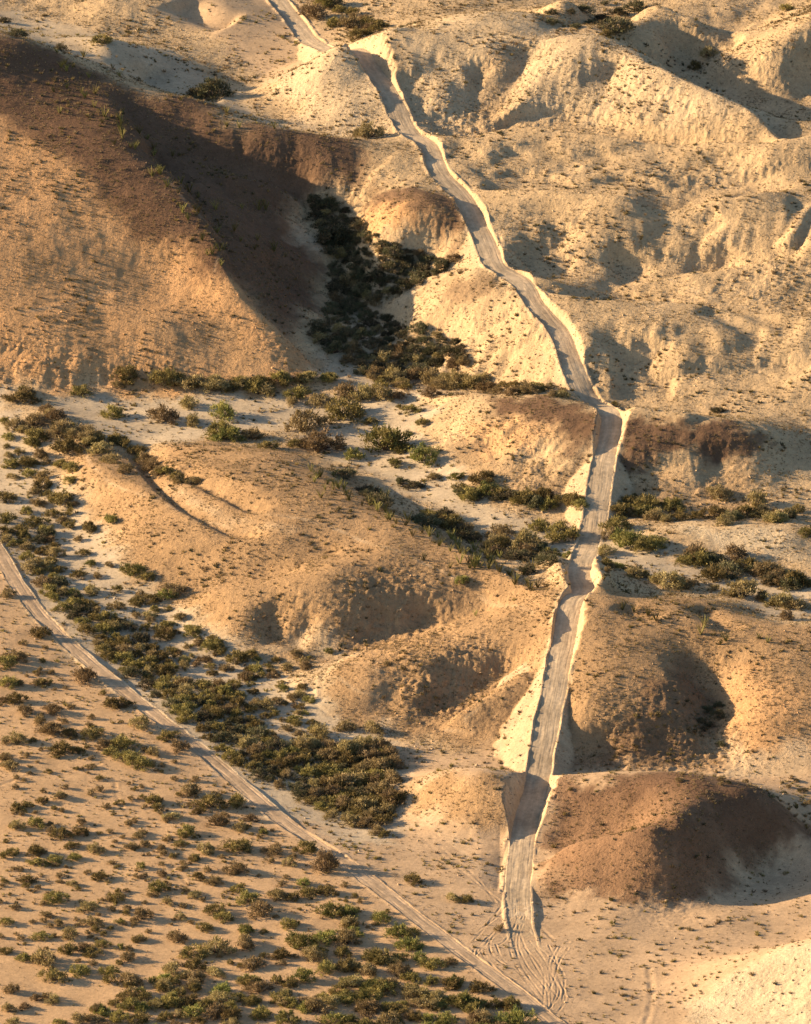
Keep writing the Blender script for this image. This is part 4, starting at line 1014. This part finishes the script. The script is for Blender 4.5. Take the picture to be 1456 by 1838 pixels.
scatter('sand_scrub', 8600, lambda X, Y: (1 - mh(X, Y)) * clump(X, Y, 9, 221, -.1, .5), lambda r, m: r.uniform(.18, .55, m) * (1 + .6 * (r.random(m) < .12)), 24, ['rust', 'green', 'dry'], 303)
# smaller bushes beyond the counted ones
if leftover:
    r = np.random.default_rng(9); Vs = []; Cs = []
    for i in leftover:
        u, v, w, c = bushes[i]; dist = math.sqrt(BX[i] ** 2 + (BY[i] - CAM_Y) ** 2 + CAM_H ** 2); R = w / 2 / (FPX / dist) * 1.07
        V, C, S, CS = bush_parts(5000 + i, KIND[c][0], 0, True)
        V = np.concatenate([V, S]) * R + np.array([BX[i], BY[i], BZ[i]]); Vs.append(V); Cs.append(np.concatenate([C, CS]))
    o = bpy.data.objects.new('small_scrub', tri_mesh('small_scrub', np.concatenate(Vs), np.concatenate(Cs), M_LEAF)); COL.objects.link(o); o['kind'] = 'stuff'
def stones(name, n, dens, lo, hi, seed):
    r = np.random.default_rng(seed)
    X = r.uniform(-125, 125, n * 12); Y = r.uniform(700, 1288, n * 12); ok = np.abs(X) < 98 + (Y - 700) * .05; X, Y = X[ok], Y[ok]
    ok = r.random(len(X)) < dens(X, Y); X, Y = X[ok][:n], Y[ok][:n]
    rd = [line_dist(X, Y, ROADS[k], 4)[0] for k in ('track', 'main')]; ok = (np.abs(rd[0]) > 1.9) & (np.abs(rd[1]) > 2.3); X, Y = X[ok], Y[ok]
    Z = mfield.at(X, Y); m = len(X); S = lo * (hi / lo) ** (r.random(m) ** 2.2)
    oct_ = np.array([[1, 0, 0], [-1, 0, 0], [0, 1, 0], [0, -1, 0], [0, 0, 1], [0, 0, -1]], float)
    fc = np.array([[0, 2, 4], [2, 1, 4], [1, 3, 4], [3, 0, 4], [2, 0, 5], [1, 2, 5], [3, 1, 5], [0, 3, 5]])
    v = oct_[None] * r.uniform(.6, 1.2, (m, 6, 1)) + r.normal(size=(m, 6, 3)) * .18
    v = v * S[:, None, None] * np.array([1, 1, .7]) * .5 + np.stack([X, Y, Z + S * .12], 1)[:, None]
    V = v[:, fc].reshape(-1, 3, 3); c = np.stack([soilf.at(X, Y, soil[..., k]) for k in range(3)], 1) * r.uniform(.7, 1.25, (m, 1))
    o = bpy.data.objects.new(name, tri_mesh(name, V, np.repeat(c, 8, 0), M_ROCK)); COL.objects.link(o); o['kind'] = 'stuff'; print(name, m)
M_ROCK = bpy.data.materials.new('stone'); M_ROCK.use_nodes = True
_n = M_ROCK.node_tree.nodes; _a = _n.new('ShaderNodeAttribute'); _a.attribute_name = 'leaf'
_n['Principled BSDF'].inputs['Roughness'].default_value = .9
M_ROCK.node_tree.links.new(_a.outputs['Color'], _n['Principled BSDF'].inputs['Base Color'])
rubf = lambda X, Y: mfield.at(X, Y, rub)
frf = lambda X, Y: mfield.at(X, Y, fresh)
stones('loose_stones', 15000, lambda X, Y: np.clip(.03 + .25 * mh(X, Y) * clump(X, Y, 10, 231, .1, .6) + rubf(X, Y) * 1.2 + .7 * frf(X, Y), 0, 1), .12, .75, 401)
